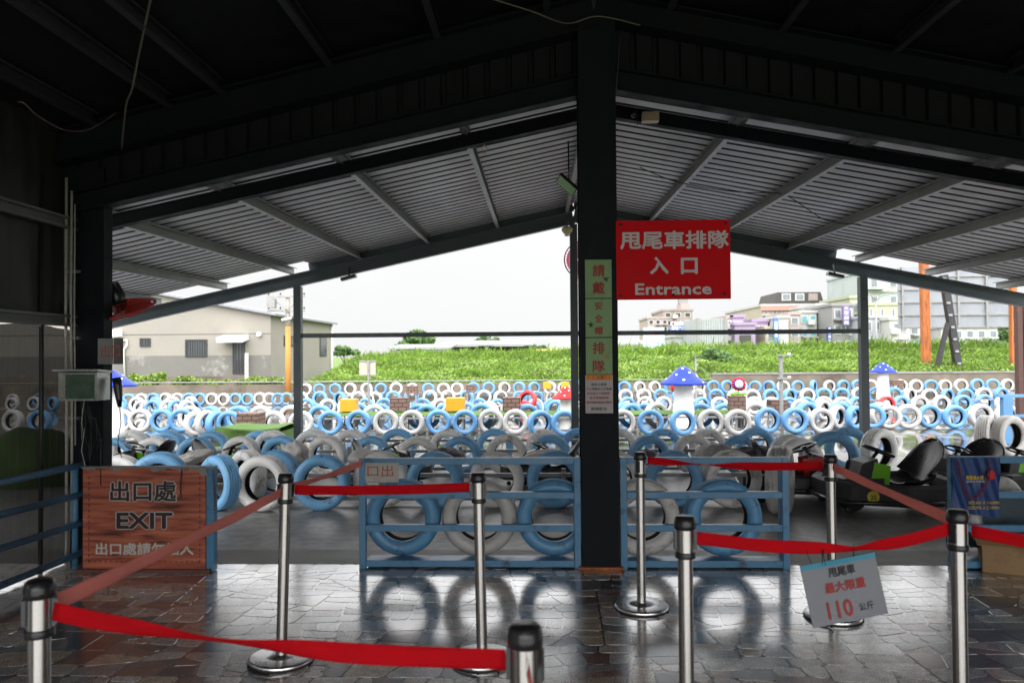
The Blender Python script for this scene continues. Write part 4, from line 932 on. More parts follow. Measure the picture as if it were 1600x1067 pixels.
q = D(913, 406, 13.1); fan("wall_fan", "pink and red caged fan on the far canopy post behind the centre column", q, .34, R(78), M_fanr, M_fanp)
q = D(886, 360, 12.7); bl = thing("bulb_lamp", "cream dome lamp under the canopy peak beside the far post", "lamp", q)
MB().lathe([(0, -.07), (.05, -.06), (.09, -.01), (.09, .03), (.05, .06), (0, .07)], 20, q).build("dome", M_beige, bl); MB().lathe([(0, -.10), (.04, -.095), (.045, -.07)], 16, q).build("socket", M_tin, bl)
MB().tube([q + Vector((0, 0, .06)), q + Vector((.05, 0, .25))], .012, 8).build("stem", M_steel2, bl)
# floodlight
q = D(886, 289, 8.6); fld = thing("flood_lamp", "tilted black floodlight with greenish glass below the canopy ridge", "lamp", q)
Mf = Matrix.Rotation(R(42), 3, 'Y') @ Matrix.Rotation(R(-25), 3, 'X')
MB().box(q, (.26, .17, .035), Mf).build("housing", M_blk, fld, bevel=.004); MB().box(q + Mf @ Vector((0, -.005, -.020)), (.235, .14, .006), Mf).build("glass", M_lamp, fld)
MB().tube([q + Vector((.02, 0, .02)), q + Vector((.02, .02, .22)), q + Vector((.02, .03, .5))], .009, 8).build("bracket", M_blk, fld)
# emergency box on near rafter
q = D(1016, 184, 7.0); em = thing("junction_box", "beige box with a black camera fixed on the near canopy rafter", "electrical box", q)
MB().box(q, (.15, .09, .085)).build("case", M_beige, em, bevel=.004); q2 = D(991, 179, 7.0)
MB().ball(q2, .032).build("camera_dome", M_blk, em); MB().tube([q2 + Vector((.03, 0, -.02)), D(996, 196, 7.0)], .006, 6).build("lens_stub", M_blk, em)
def cable(name, label, pts, r=.004, m=None, cat="cable"):
    P = [Vector(p) for p in pts]; Q = []
    for i in range(len(P) - 1):
        p0_, p1_, p2_, p3_ = P[max(i - 1, 0)], P[i], P[i + 1], P[min(i + 2, len(P) - 1)]
        for k in range(6):
            t = k / 6; Q.append(.5 * ((2 * p1_) + (p2_ - p0_) * t + (2 * p0_ - 5 * p1_ + 4 * p2_ - p3_) * t * t + (3 * p1_ - p0_ - 3 * p2_ + p3_) * t ** 3))
    Q.append(P[-1]); o = MB().tube(Q, r, 6).build(name, m or M_wire); return tag(o, label, cat)
cable("hanging_rope", "frayed cord hanging from the dark shed roof near the corner", [D(236, -4, 4.2), D(218, 80, 4.6), D(206, 140, 4.8), D(197, 165, 5.0), D(190, 232, 5.5)], .007, M_rope, "rope")
cable("hanging_rope", "thin pinkish string looping under the dark roof", [D(28, 160, 4.0), D(38, 162, 4.0), D(60, 182, 4.3), D(100, 203, 4.9), D(135, 204, 5.2), D(165, 188, 5.4), D(182, 176, 5.5)], .0035, mat("pink_string", (.22, .13, .12), .8), "rope")
cable("loose_cable", "thin black cable drooping below the ribbed canopy behind the red sign", [D(1000, 262, 9), D(1060, 285, 9.2), D(1150, 300, 9.4), D(1215, 302, 9.6), D(1240, 312, 9.4), D(1290, 344, 9.2), D(1345, 351, 9.1)], .006)
cable("loose_cable", "short cable loop beside the top of the centre column", [D(978, 40, 5.5), D(970, 55, 5.45), D(966, 100, 5.5), D(962, 150, 5.6)], .004)
cable("loose_cable", "dark cable crossing the shed roof beams above the column", [D(760, -4, 4.4), D(830, 18, 4.8), D(886, 37, 5.3), D(935, 26, 5.4), D(1000, 40, 5.5)], .005, M_rope)
cable("wire_hook", "small yellow wire ring hanging from the near canopy rafter", [D(757, 226, 7.05), D(753, 232, 7.05), D(757, 240, 7.05), D(761, 233, 7.05), D(757, 227, 7.05)], .004, M_beige, "hook")
for px, py, lb in ((545, 434, "lamp head under the sloping canopy rafter on the house side"), (1305, 430, "lamp head under the sloping canopy rafter on the town side")):
    q = D(px, py, 12.75); lh = thing("canopy_lamp", lb, "lamp", q, 0, "lamps under the canopy rafter")
    MB().box(q, (.26, .12, .05), Matrix.Rotation(R(14 if px > 900 else -14), 3, 'Y')).build("housing", M_blk, lh); MB().bar(q, q + Vector((.0, .1, .18)), .02, .02).build("bracket", M_blk, lh)

# ================================================================== KARTS
def kart_proto(colr):
    t = thing("drift_kart", "x", "kart", (0, 0, 0))
    out = [(.72, -.22), (.72, .22), (.60, .42), (.1, .50), (-.42, .47), (-.62, .30), (-.62, -.30), (-.42, -.47), (.1, -.50), (.60, -.42)]
    n = len(out); mb = MB()
    def ring(z, k): return [Vector((x * k, y * k, z + (.02 if x > .5 else 0))) for x, y in out]
    A = ring(.12, .96); B = ring(.14, 1.0); C_ = ring(.30, 1.0); D_ = ring(.33, .95); E_ = ring(.31, .88); F2 = ring(.15, .86)
    V = A + B + C_ + D_ + E_ + F2
    mb.add(V, [(l * n + i, l * n + (i + 1) % n, (l + 1) * n + (i + 1) % n, (l + 1) * n + i) for l in range(5) for i in range(n)]); mb.add(A, [tuple(range(n))[::-1]]); mb.add(F2, [tuple(range(n))])
    mb.build("body", M_blkm, t, world=False, bevel=.006)
    P = [Vector((x * 1.03, y * 1.03, .165)) for x, y in out]; MB().tube(P + [P[0]], .022, 8).build("bumper_tube", M_blk, t)
    # deck and front box
    MB().box((.36, 0, .30), (.42, .34, .10)).build("front_deck", M_blkm, t)
    mb = MB(); mb.prism([(.16, -.14, .24), (.42, -.14, .24), (.34, -.14, .50), (.20, -.14, .54)], (0, .28, 0)); mb.build("steering_box", M_blkm, t)
    for s_ in (-1, 1):
        mb = MB(); mb.prism([(.10, s_ * .15, .25), (.30, s_ * .15, .25), (.24, s_ * .15, .51), (.08, s_ * .15, .47)], (0, s_ * .012, 0)); mb.build("side_panel", M_green if colr != 'r' else M_redp, t)
        mb = MB(); mb.prism([(.30, s_ * .151, .25), (.44, s_ * .151, .25), (.37, s_ * .151, .49), (.245, s_ * .151, .51)], (0, s_ * .010, 0)); mb.build("side_plate", M_blkm if colr != 'r' else M_redp, t)
    # steering
    c = Vector((.12, 0, .60)); Ms = Matrix.Rotation(R(-22), 3, 'Y')
    MB().tube([(.25, 0, .45), c], .018, 8).build("steering_column", M_blk, t)
    w_ = MB().tube([c + Ms @ Vector((.15 * math.cos(k * math.pi / 14), .15 * math.sin(k * math.pi / 14), 0)) for k in range(29)], .014, 8, cap=False)
    for k in (0, 2.1, 4.2): w_.bar(c, c + Ms @ Vector((.145 * math.cos(k), .145 * math.sin(k), 0)), .03, .008)
    w_.lathe([(0, .012), (.035, .012), (.04, -.012), (0, -.012)], 14, c, Ms); w_.build("steering_wheel", M_blk, t)
    # bucket seat
    def sf(u, v):
        th = (u - .5) * 2                       # across
        if v < .42:
            q = v / .42; x = -.02 - .30 * q; z = .29 - .03 * math.sin(q * math.pi); wd = .25 + .03 * q; ed = .12 * abs(th) ** 2.6 * (.35 + .65 * q)
            return Vector((x, wd * th, z + ed))
        q = (v - .42) / .58; wd = .28 * math.sqrt(max(0, 1 - (max(0, q - .45) / .56) ** 2.2)) + .002
        x = -.32 - .05 * math.sin(q * 1.5) - .12 * q; z = .29 + .42 * q; cu = .12 * abs(th) ** 2.2 * (1 - q * .75)
        return Vector((x + cu, wd * th, z + .10 * abs(th) ** 2.6 * (1 - q) ** 2))
    s_ = MB().grid(sf, 17, 30).build("seat", M_blk, t); sm = s_.modifiers.new("s", 'SOLIDIFY'); sm.thickness = .012
    MB().box((-.25, 0, .20), (.30, .28, .10)).build("seat_base", M_blkm, t)
    wh = MB().lathe([(.03, -.05), (.08, -.055), (.10, -.05), (.13, -.055), (.145, -.03), (.145, .03), (.13, .055), (.10, .05), (.08, .055), (.03, .05)], 28, (.40, 0, .145), Matrix.Rotation(R(90), 3, 'X'), closed=True).build("drive_wheel", M_rub, t)
    for s2 in (-1, 1):
        MB().lathe([(0, -.02), (.045, -.02), (.05, 0), (.045, .02), (0, .02)], 16, (-.42, s2 * .38, .05), Matrix.Rotation(R(90), 3, 'X')).build("caster", M_rub, t)
        MB().lathe([(0, -.015), (.03, -.015), (.034, 0), (.03, .015), (0, .015)], 14, (.58, s2 * .30, .075), Matrix.Rotation(R(90), 3, 'X')).build("caster", M_rub, t)
    return t
def put(o, px, py, rz, lb, grp="karts parked by the track"):
    p = G(px, py); o.location = (p.x, p.y, gz(p.y)); o.rotation_euler = (0, 0, R(rz)); o.scale = (.90,) * 3; tag(o, lb, None, grp); return o
kg = kart_proto('g'); kr = kart_proto('r')
trees = {kg: kids(kg), kr: kids(kr)}
for ch in trees[kg] + trees[kr]: trees[ch] = []
k2 = copy_tree(kg, None, trees); k3 = copy_tree(kg, None, trees)
k4 = [copy_tree(kg, None, trees) for _ in range(4)]
put(kg, 1392, 797, 184, "black kart with round yellow number sticker and lime side panel"); kg.scale = (.97,) * 3
put(kr, 1240, 777, -8, "black kart with red steering panels between belt post and sideways tyre")
put(k2, 1508, 774, 205, "black kart with lime panel partly behind the navy banner barrier"); k2.scale = (.84,) * 3
put(k3, 1606, 775, 190, "black kart seen through the last barrier beside the banner"); k3.scale = (.80,) * 3
for o, (px, rz, lb) in zip(k4, ((222, 175, "black kart behind the exit board with its steering wheel showing at the column"), (352, 4, "black kart with leaning seat back and wheel above the sideways blue tyre"),
                               (600, 5, "black kart with steering wheel showing over the long barrier corner"), (858, 176, "black kart just on the exit side of the column behind tyres"))):
    put(o, px, 758, rz, lb); o.scale = (.80,) * 3
# number sticker on kart 25
def onk(o, v): return Matrix.LocRotScale(o.location, o.rotation_euler, o.scale) @ Vector(v)
aK, bK = Vector((.10, .50)), Vector((.60, .42)); mid = aK.lerp(bK, .62); nx = Vector((-(bK - aK).y, (bK - aK).x)).normalized(); nx = -nx if nx.y < 0 else nx
cpt = onk(kg, (mid.x + nx.x * .006, mid.y + nx.y * .006, .225)); ntv = (onk(kg, (nx.x, nx.y, 0)) - onk(kg, (0, 0, 0))).normalized()
uxv = ntv.cross(Vector((0, 0, 1))).normalized() * -1
if uxv.x < 0: uxv = -uxv
nn = uxv.cross(Vector((0, 0, 1)))
MB().add([cpt + nn * .002 + uxv * .055 * math.cos(k * math.pi / 12) + Vector((0, 0, .055 * math.sin(k * math.pi / 12))) for k in range(24)], [tuple(range(24))]).build("number_sticker", mat("sticker_yellow", (.62, .50, .04), .5), kg)
txt("25", cpt + nn * .003, uxv, (0, 0, 1), 0, -.006, .044, M_ink, kg, .056, .08, .001)

def drape(label, c, r, m, seed, lean=0):
    rr = random.Random(seed)
    def k(p):
        q = p * 2.2 + Vector((seed * 3.1, 0, 0)); v = 1 + .20 * noise.noise(q) + .10 * abs(noise.noise(p * 5.5 + Vector((0, seed, 0))))
        return v
    mb = MB().ball((0, 0, 0), r, 40, 24, fn=k); o = mb.build("seat_cover", m); o.location = c; o.rotation_euler = (0, lean, rr.uniform(-.4, .4))
    return tag(o, label, "cover", "cloth covers thrown over kart seats")
for i, (px, py, rx, rz_, m, ln, lb) in enumerate(((300, 716, .27, .075, M_cloth, -.30, "long crumpled grey cloth cover behind the exit board top"), (462, 712, .15, .16, M_cloth, .25, "upright grey cloth cover beside the exit gap"), (575, 718, .22, .10, M_cloth, .2, "grey and dark cloth cover by the long barrier corner"),
        (700, 712, .20, .085, M_clothd, .15, "black shiny cover over a kart behind the barrier middle"), (850, 714, .26, .08, M_cloth, -.12, "pale grey cover over a kart on the exit side of the column"), (928, 712, .16, .09, M_clothd, 0, "dark cover tucked behind the centre column"),
        (1012, 714, .10, .09, M_clothd, .3, "small dark pointed cover right of the column"), (1115, 707, .20, .10, M_cloth, -.1, "grey-brown cover mound over the shorter barrier"), (1182, 706, .25, .07, M_clothd, 0, "flat dark purple cover over the end of the shorter barrier"))):
    drape(lb, D(px, py, 8.75), (rx, .20, rz_), m, i + 1, ln)

# ================================================================== TRACK DECORATION
def leafball(mb, c, r, n, s, seed, flat=.75):
    rr = random.Random(seed); c = Vector(c)
    lob = [(Vector((rr.gauss(0, .5), rr.gauss(0, .5), rr.gauss(0, .42))), rr.uniform(.35, .6)) for _ in range(12)]
    for i in range(n):
        l, lr = rr.choice(lob); d = Vector((rr.gauss(0, 1), rr.gauss(0, 1), rr.gauss(0, 1))).normalized() * lr * rr.random() ** .3
        p = l + d; p = Vector((p.x * r[0], p.y * r[1], p.z * r[2])) + c; q = s * rr.uniform(.6, 1.3)
        a_ = Vector((rr.gauss(0, 1), rr.gauss(0, 1), rr.gauss(0, 1))).normalized(); b_ = a_.orthogonal().normalized()
        mb.v += [p - a_ * q, p - b_ * q * .6, p + a_ * q, p + b_ * q * .6]; b = len(mb.v); mb.f.append([b - 4, b - 3, b - 2, b - 1]); mb.m.append(0); mb.sm.append(False)
def tree(name, label, pxc, pyt, pyb, wpx, Y, n, s, m, cat="tree", grp=None, seed=1, gb=None):
    k = Y / F; top, bot = D(pxc, pyt, Y), D(pxc, pyb, Y); g = gz(Y) if gb is None else gb
    t = thing(name, label, cat, (top.x, Y, g), 0, grp)
    r = (wpx / 2 * k * .9, wpx / 2 * k * .7, (top.z - bot.z) / 2 * .95); c = ((top + bot) / 2)
    mb = MB(); leafball(mb, c, r, n, s, seed); mb.build("crown", m, t)
    rr = random.Random(seed); tr = MB(); tr.tube([(top.x, Y, g - .05), (top.x + .05, Y, (g + c.z) / 2), c], [max(.04, r[0] * .07), max(.03, r[0] * .05), .02], 8)
    for i in range(5):
        an = i * 1.26; tr.tube([(top.x + .03, Y, (g + c.z) / 2 + (c.z - g) * .1 * i / 5), c + Vector((math.cos(an) * r[0] * .55, math.sin(an) * r[1] * .5, r[2] * rr.uniform(-.2, .5)))], [max(.02, r[0] * .03), .01], 6)
    tr.build("trunk", M_bark, t)

def toadstool(px_, pyt, pyc, pyb, wpx, Y, m, label, dots):
    c = D(px_, pyb, Y); k = Y / F; g = gz(Y); top = D(px_, pyt, Y).z; rim = D(px_, pyc, Y).z; r = wpx / 2 * k; h = top - rim
    t = thing("toadstool_figure", label, "garden figure", (c.x, Y, g))
    MB().lathe([(r * .58, g), (r * .52, g + .2 * (rim - g)), (r * .42, g + .6 * (rim - g)), (r * .38, rim)], 28, (c.x, Y, 0)).build("stalk", M_stem, t)
    prof = [(0, top), (r * .14, top - h * .04), (r * .28, top - h * .16), (r * .45, top - h * .36), (r * .7, top - h * .64), (r * .92, top - h * .84), (r, top - h * .95), (r * .97, rim + .0), (r * .8, rim + h * .02), (r * .36, rim + h * .06)]
    cap = MB().lathe(prof, 40, (c.x, Y, 0)).build("cap", m, t)
    for an, q, s_ in dots:
        i = min(int(q * 6), 6); r0, z0_ = prof[i]; r1, z1_ = prof[i + 1]; f_ = q * 6 - i; rr_ = r0 + (r1 - r0) * f_; zz = z0_ + (z1_ - z0_) * f_
        d = Vector((math.sin(an), -math.cos(an), 0)); nrm = (d * (z0_ - z1_) + Vector((0, 0, 1)) * (r1 - r0)).normalized(); cc = Vector((c.x, Y, zz)) + d * rr_
        a_ = nrm.orthogonal().normalized(); b_ = nrm.cross(a_); RR = r * s_
        mb = MB(); V = [cc + nrm * .012] + [cc + nrm * .009 + (a_ * math.cos(k_ * .524) + b_ * math.sin(k_ * .524)) * RR * .7 for k_ in range(12)] + [cc - nrm * .012 + (a_ * math.cos(k_ * .524) + b_ * math.sin(k_ * .524)) * RR for k_ in range(12)]
        mb.add(V, [(0, 1 + i_, 1 + (i_ + 1) % 12) for i_ in range(12)] + [(1 + i_, 13 + i_, 13 + (i_ + 1) % 12, 1 + (i_ + 1) % 12) for i_ in range(12)], 0, True); mb.build("spot", M_white, cap)
DOTS = [(-.25, .28, .07), (.5, .48, .065), (-.75, .55, .06), (-.15, .72, .075), (1.2, .6, .07), (2.4, .5, .08), (-2.2, .5, .08), (-1.6, .7, .06), (.95, .85, .05)]
toadstool(1068, 572, 601, 640, 71, 18.2, M_bluecap, "tall blue-capped toadstool figure with white spots among the tyres, largest in view", DOTS)
toadstool(172, 577, 604, 655, 82, 16.6, M_bluecap, "blue-capped toadstool half hidden by the corner column", DOTS)
toadstool(1380, 566, 582, 612, 41, 28.5, M_bluecap, "small blue-capped toadstool near the rusty post", DOTS)
toadstool(884, 603, 623, 642, 44, 18.4, M_redcap, "red-capped toadstool with white spots beside the far canopy post", DOTS)
def block(name, px0, px1, py0, py1, Y, m, label, cat, grp, on=None):
    a_, b_ = D(px0, py0, Y), D(px1, py1, Y); w_ = b_.x - a_.x; h = a_.z - b_.z
    t = thing(name, label, cat, ((a_.x + b_.x) / 2, Y + w_ / 2, b_.z), R(on or 0), grp)
    o = MB().box((0, 0, h / 2), (w_, w_, h)).build("box", m, t, world=False, bevel=.006)
    if b_.z > gz(Y) + .05:
        n = 0
        for sx_ in (-1, 1):
            for sy in (-1, 1):
                MB().box((sx_ * (w_ / 2 - .03), sy * (w_ / 2 - .03), (gz(Y) - b_.z) / 2), (.03, .03, b_.z - gz(Y) - .002)).build("leg", M_grey, t, world=False)
for a in ((531, 555, 624, 643, 18.3, "yellow display box on the turf strip near the far canopy post at the house side"), (696, 725, 622, 642, 18.2, "wide yellow display box standing between two brick-print blocks"), (849, 861, 597, 607, 27, "small yellow box in the far tyres beside the red toadstool"), (877, 889, 597, 607, 27, "tiny yellow box showing just above the red toadstool")):
    block("yellow_box", *a[:5], M_yel, a[5], "box", "yellow boxes among the tyres")
for a in ((609, 636, 622, 642, 18.2, "brick-print block on the turf strip between the yellow boxes"), (785, 813, 621, 642, 18.2, "brick-print block before the red tyre"), (634, 651, 603, 615, 24, "small brick-print block in the far tyres above the turf strip"), (728, 741, 601, 613, 24, "tiny brick-print block in the far tyres towards the column"),
          (1142, 1166, 619, 640, 17.9, "brick-print block under the red flower figure"), (1205, 1231, 625, 646, 18.0, "brick-print block beside the slim camera pole"), (369, 403, 646, 664, 15.9, "brick-print block on the green turf covered box"), (1395, 1413, 594, 603, 30, "flat brick-print block beside the small blue toadstool")):
    block("brick_block", *a[:5], M_brick, a[5], "block", "brick-print blocks among the tyres")
gm = thing("turf_mound", "dull green turf covered mound dimly seen through the mesh curtain", "mound", (D(45, 700, 9.5).x, 9.5, gz(9.5)))
MB().ball((D(45, 700, 9.5).x, 9.5, gz(9.5) + .25), (.62, .5, .46), 30, 16, fn=lambda p: 1 + .12 * noise.noise(p * 2)).build("turf_skin", M_turf, gm)
# turf covered box
p = D(386, 690, 14.6); a0, a1 = D(333, 672, 14.6), D(438, 690, 14.6); Zt = D(385, 664, 15.4).z
tb = thing("turf_box", "low box draped in artificial grass behind the canopy tyres", "box", (p.x, 15.2, gz(15.2)))
g = gz(15.2)
def f(u, v):
    x = a0.x + (a1.x - a0.x) * u; q = v * 3
    if q < 1: y, z = 14.6, g + (Zt - g) * q
    elif q < 2: y, z = 14.6 + 1.2 * (q - 1), Zt
    else: y, z = 15.8, Zt - (Zt - g) * (q - 2)
    nz_ = noise.noise(Vector((x * 2.5, y * 3, z * 5))); return Vector((x + .04 * nz_, y + .05 * nz_, z + (.05 * nz_ if z > g + .1 else 0) + .02 * math.sin(x * 6)))
mb = MB().grid(f, 40, 37); mb.build("turf_cover", M_turf, tb)
mb = MB()
for xx in (a0.x, a1.x): mb.box((xx + (.03 if xx == a0.x else -.03), 15.2, (g + Zt) / 2 - .03), (.05, 1.16, Zt - g - .08))
mb.build("side_board", M_turf, tb)
ts = thing("turf_shelf", "narrow shelf covered in artificial grass above the bright tyre row", "shelf", (0, 18.5, gz(18.5)))
xa, xb, zz = D(508, 641, 18.5).x, D(1160, 640, 18.5).x, D(700, 643, 18.5).z
def f(u, v):
    x = xa + (xb - xa) * u; return Vector((x, 18.05 + .9 * v, zz - .006 + .012 * noise.noise(Vector((x * 3, v * 3, 1))) - (.05 if v in (0, 1) else 0)))
MB().grid(f, 120, 9).build("turf_top", M_turf, ts)
for i in range(9):
    x = xa + .05 + (xb - xa - .1) * i / 8; MB().box((x, 18.5, (zz - .08 + gz(18.5)) / 2), (.05, .8, zz - .09 - gz(18.5))).build("leg", M_grey, ts)
# flower figure
q = D(1154, 600, 18.2); fg = thing("flower_figure", "red-rimmed round flower figure with two green leaves on a brick block", "garden figure", (q.x, 18.2, D(1154, 619, 18.2).z))
My = Matrix.Rotation(R(90), 3, 'X')
MB().lathe([(0, .05), (.09, .045), (.10, .0), (0, 0)], 24, q - Vector((0, .03, 0)), My).build("centre_disc", M_white, fg)
MB().lathe([(0.06, .04), (.115, .035), (.12, .0), (.06, 0)], 28, q - Vector((0, .015, 0)), My).build("inner_ring", M_bluecap, fg)
mb = MB()
for k in range(12):
    an = k * math.pi / 6; mb.ball(q + Vector((math.cos(an) * .125, 0, math.sin(an) * .125)), (.045, .03, .045), 10, 7)
mb.build("petal_ring", M_redcap, fg)
zb = D(1154, 619, 18.2).z
MB().tube([q - Vector((0, 0, .14)), (q.x, 18.2, zb)], .014, 8).build("stem", M_green, fg)
for s_ in (-1, 1): MB().ball((q.x + s_ * .11, 18.2, zb + .055), (.10, .02, .032), 14, 8).build("leaf", M_green, fg)
# sign seen from behind, camera pole
sp = G(573, 668); Ys = 19.5; q = D(573, 575, Ys)
bs = thing("track_sign", "square cream sign board on a slim leaning post among the tyres", "sign", (q.x, Ys, gz(Ys)))
a_, b_ = D(561.5, 564, Ys), D(587, 586, Ys)
MB().box(((a_.x + b_.x) / 2, Ys, (a_.z + b_.z) / 2), (b_.x - a_.x, .02, a_.z - b_.z)).build("board", mat("cream_board", (.46, .41, .33), .5), bs)
for z in (a_.z, b_.z): MB().box(((a_.x + b_.x) / 2, Ys - .015, z), (b_.x - a_.x + .03, .03, .03)).build("board_frame", M_grey, bs)
MB().bar((D(576, 563, Ys).x, Ys - .03, a_.z), (D(577, 600, Ys).x, Ys - .03, gz(Ys)), .05, .05).build("post", M_grey, bs)
MB().bar(D(578, 600, Ys - .1), (D(594, 600, Ys).x, Ys - .1, gz(Ys)), .035, .035).build("brace", M_stem, bs)
Ys = 17.6; q = D(1220, 560, Ys); cp = thing("camera_pole", "slim grey pole with two short cross brackets in the tyre field", "pole", (q.x, Ys, gz(Ys)))
MB().box((q.x, Ys, (D(1220, 556, Ys).z + gz(Ys)) / 2), (.07, .07, D(1220, 556, Ys).z - gz(Ys))).build("post", M_grey, cp)
for py in (555, 591): z = D(1224, py, Ys).z; MB().box((q.x + .05, Ys - .04, z), (.30, .10, .035)).build("bracket", M_grey, cp); MB().box((q.x + .17, Ys - .04, z + .03), (.06, .06, .04)).build("camera", M_white, cp)
Ys = 27.0; q = D(1087, 556, Ys); cp = thing("camera_pole", "short thin pole with bracket behind the large blue toadstool", "pole", (q.x, Ys, gz(Ys)))
MB().box((q.x, Ys, (q.z + gz(Ys)) / 2), (.06, .06, q.z - gz(Ys))).build("post", M_grey, cp)
for py in (558, 580): MB().box((q.x + .12, Ys - .04, D(1087, py, Ys).z), (.25, .08, .04)).build("bracket", M_blkm, cp)
q = D(822, 624, 19.4); tyre('r', (q.x, 19.4, D(822, 640, 19.4).z), R(-20), R(-20), 0, "red tyre leaning beside the brick-print block near the far canopy post", None, .9)
q = D(1052, 606, 24.0); tyre('r', (q.x, 24.0, D(1052, 612, 24.0).z), R(80), 0, 0, "red tyre turned edge-on beside the large blue toadstool stalk", None, .8)
# blue gate at the far right of the track
Yg = 14.5; gt = thing("blue_gate", "light blue post and rail gate at the edge of the track", "gate", (D(1572, 640, Yg).x, Yg, gz(Yg)))
q = D(1572, 620, Yg); MB().box((q.x, Yg, (q.z + gz(Yg)) / 2), (.17, .12, q.z - gz(Yg))).build("post", M_tb, gt)
MB().box((q.x + .9, Yg, q.z + .02), (2.1, .10, .05)).build("rail", M_tb, gt); MB().box((q.x + 1, Yg, q.z - .35), (1.8, .05, .05)).build("rail", M_tb, gt)

# ================================================================== FAR WALL, BANK, GRASS
YW = 35.8
wx0, wx1 = D(1112, 590, YW).x, D(1640, 590, YW).x
fw = thing("boundary_wall", "low brown stained concrete wall between the track and the grass bank", "wall", (8, YW, gz(YW)))
zt1 = D(1300, 584, YW).z; MB().box(((wx0 + wx1) / 2, YW, (zt1 + gz(YW)) / 2), (wx1 - wx0, .25, zt1 - gz(YW))).build("tall_section", M_fw, fw)
MB().box(((wx0 + wx1) / 2, YW, zt1 + .04), (wx1 - wx0 + .05, .32, .075)).build("coping", M_conc, fw)
zt2 = D(700, 599, YW).z; wl0 = D(-160, 590, YW).x; MB().box(((wx0 + wl0) / 2 - .01, YW, (zt2 + gz(YW)) / 2), (wx0 - wl0 - .02, .22, zt2 - gz(YW))).build("low_section", M_fw, fw)
MB().tube([(wl0, YW - .1, zt2 + .12), (wx0, YW - .1, zt2 + .12)], .03, 8).build("hand_rail", M_grey, fw)
BX0, BX1 = D(425, 590, 37).x, D(1660, 590, 40).x
def bank(x, y):
    t = max(0, min(1, (y - 36.0) / 8)); pxp = 842 + x / max(y, 1) * F
    hi = 1.48 + .30 * max(0, min(1, (pxp - 860) / 300)) - .25 * max(0, min(1, (560 - pxp) / 60))
    ed = max(0, min(1, (x - BX0) / 3.0)); ed = ed * ed * (3 - 2 * ed)
    lo = zt2 - .15 if x < wx0 else zt1 - .1
    z = lo + (hi - lo) * (t ** .75) + .16 * noise.noise(Vector((x * .35, y * .4, 0)))
    return gz(36) + (z - gz(36)) * ed
mb = MB().grid(lambda u, v: Vector((BX0 + (BX1 - BX0) * u, 36.0 + 14 * v, bank(BX0 + (BX1 - BX0) * u, 36.0 + 14 * v))), 150, 26)
tag(mb.build("grass_bank", M_soil), kind="structure")
mb = MB(); rr = random.Random(5)
for i in range(80000):
    x = rr.uniform(BX0 + .4, BX1); y = 36.0 + 9.5 * rr.random() ** 1.25; n = noise.noise(Vector((x * .5, y * .8, 3)))
    if rr.random() < .25 - n * .8 and y < 42: continue
    z = bank(x, y); h = rr.uniform(.10, .25) * (1 + .6 * n) * (1.5 if rr.random() < .05 else 1); an = rr.uniform(0, 6.283); wd = rr.uniform(.02, .045)
    if y > 42.5: h *= 1.3 + (1.1 if rr.random() < .12 else 0) + .6 * max(0, noise.noise(Vector((x * .9, 0, 20))))
    dx, dy = math.cos(an) * wd, math.sin(an) * wd; lx, ly = rr.uniform(-.14, .14), rr.uniform(-.14, .05)
    mb.v += [Vector((x - dx, y - dy, z - .03)), Vector((x + dx, y + dy, z - .03)), Vector((x + lx + dx * .6, y + ly + dy * .6, z + h * .7)), Vector((x + lx * 2, y + ly * 2, z + h))]
    b = len(mb.v); mb.f.append([b - 4, b - 3, b - 2, b - 1]); mb.m.append(0); mb.sm.append(False)
tag(mb.build("bank_grass", M_blade), "lush bright green grass growing over the bank", "grass", kind="stuff")
mb = MB(); rr = random.Random(6)                      # creeping broad leaves on the lower face
for i in range(36000):
    x = rr.uniform(BX0 + .5, BX1); y = 36.0 + 6 * rr.random() ** 1.4; n = noise.noise(Vector((x * .45, y * .7, 9)))
    if n < -.12: continue
    z = bank(x, y) + rr.uniform(.02, .20) + .12 * n; s_ = rr.uniform(.035, .085); c = Vector((x, y, z)); a_ = Vector((rr.gauss(0, 1), rr.gauss(0, 1), rr.gauss(0, .6))).normalized(); b_ = a_.cross(Vector((rr.gauss(0, .4), rr.gauss(-.6, .4), 1))).normalized()
    mb.v += [c - a_ * s_, c - b_ * s_ * .6, c + a_ * s_, c + b_ * s_ * .6]; b = len(mb.v); mb.f.append([b - 4, b - 3, b - 2, b - 1]); mb.m.append(0); mb.sm.append(False)
tag(mb.build("creeping_weeds", M_leafy), "broad-leaved creepers spreading over the lower bank", "weeds", kind="stuff")

tree("round_tree", "rounded dark green tree above the low grey sheds", 652, 514, 548, 60, 110, 3600, .32, M_leafd, seed=3)
tree("round_tree", "flat-topped small tree beside the cement house", 537, 541, 556, 42, 70, 1500, .16, M_leafd, seed=4)
tree("round_tree", "thin distant tree behind the long shed roof", 758, 527, 545, 34, 120, 900, .25, M_leafd, seed=5)
tree("round_tree", "small pale distant tree near the far canopy post", 838, 538, 550, 26, 120, 500, .25, M_leafd, seed=6)
tree("round_tree", "broad bushy tree under the billboard by the brown columns", 1548, 518, 590, 74, 44, 5200, .11, M_leafd, seed=7)
tree("round_tree", "dark tree rising behind the billboard edge", 1578, 492, 560, 40, 52, 3000, .13, M_leafd, seed=8)
tree("leafy_bush", "large-leaved darker green bush on the top of the bank", 1118, 541, 582, 40, 39.5, 700, .15, M_leafd, "bush", seed=9, gb=.9)
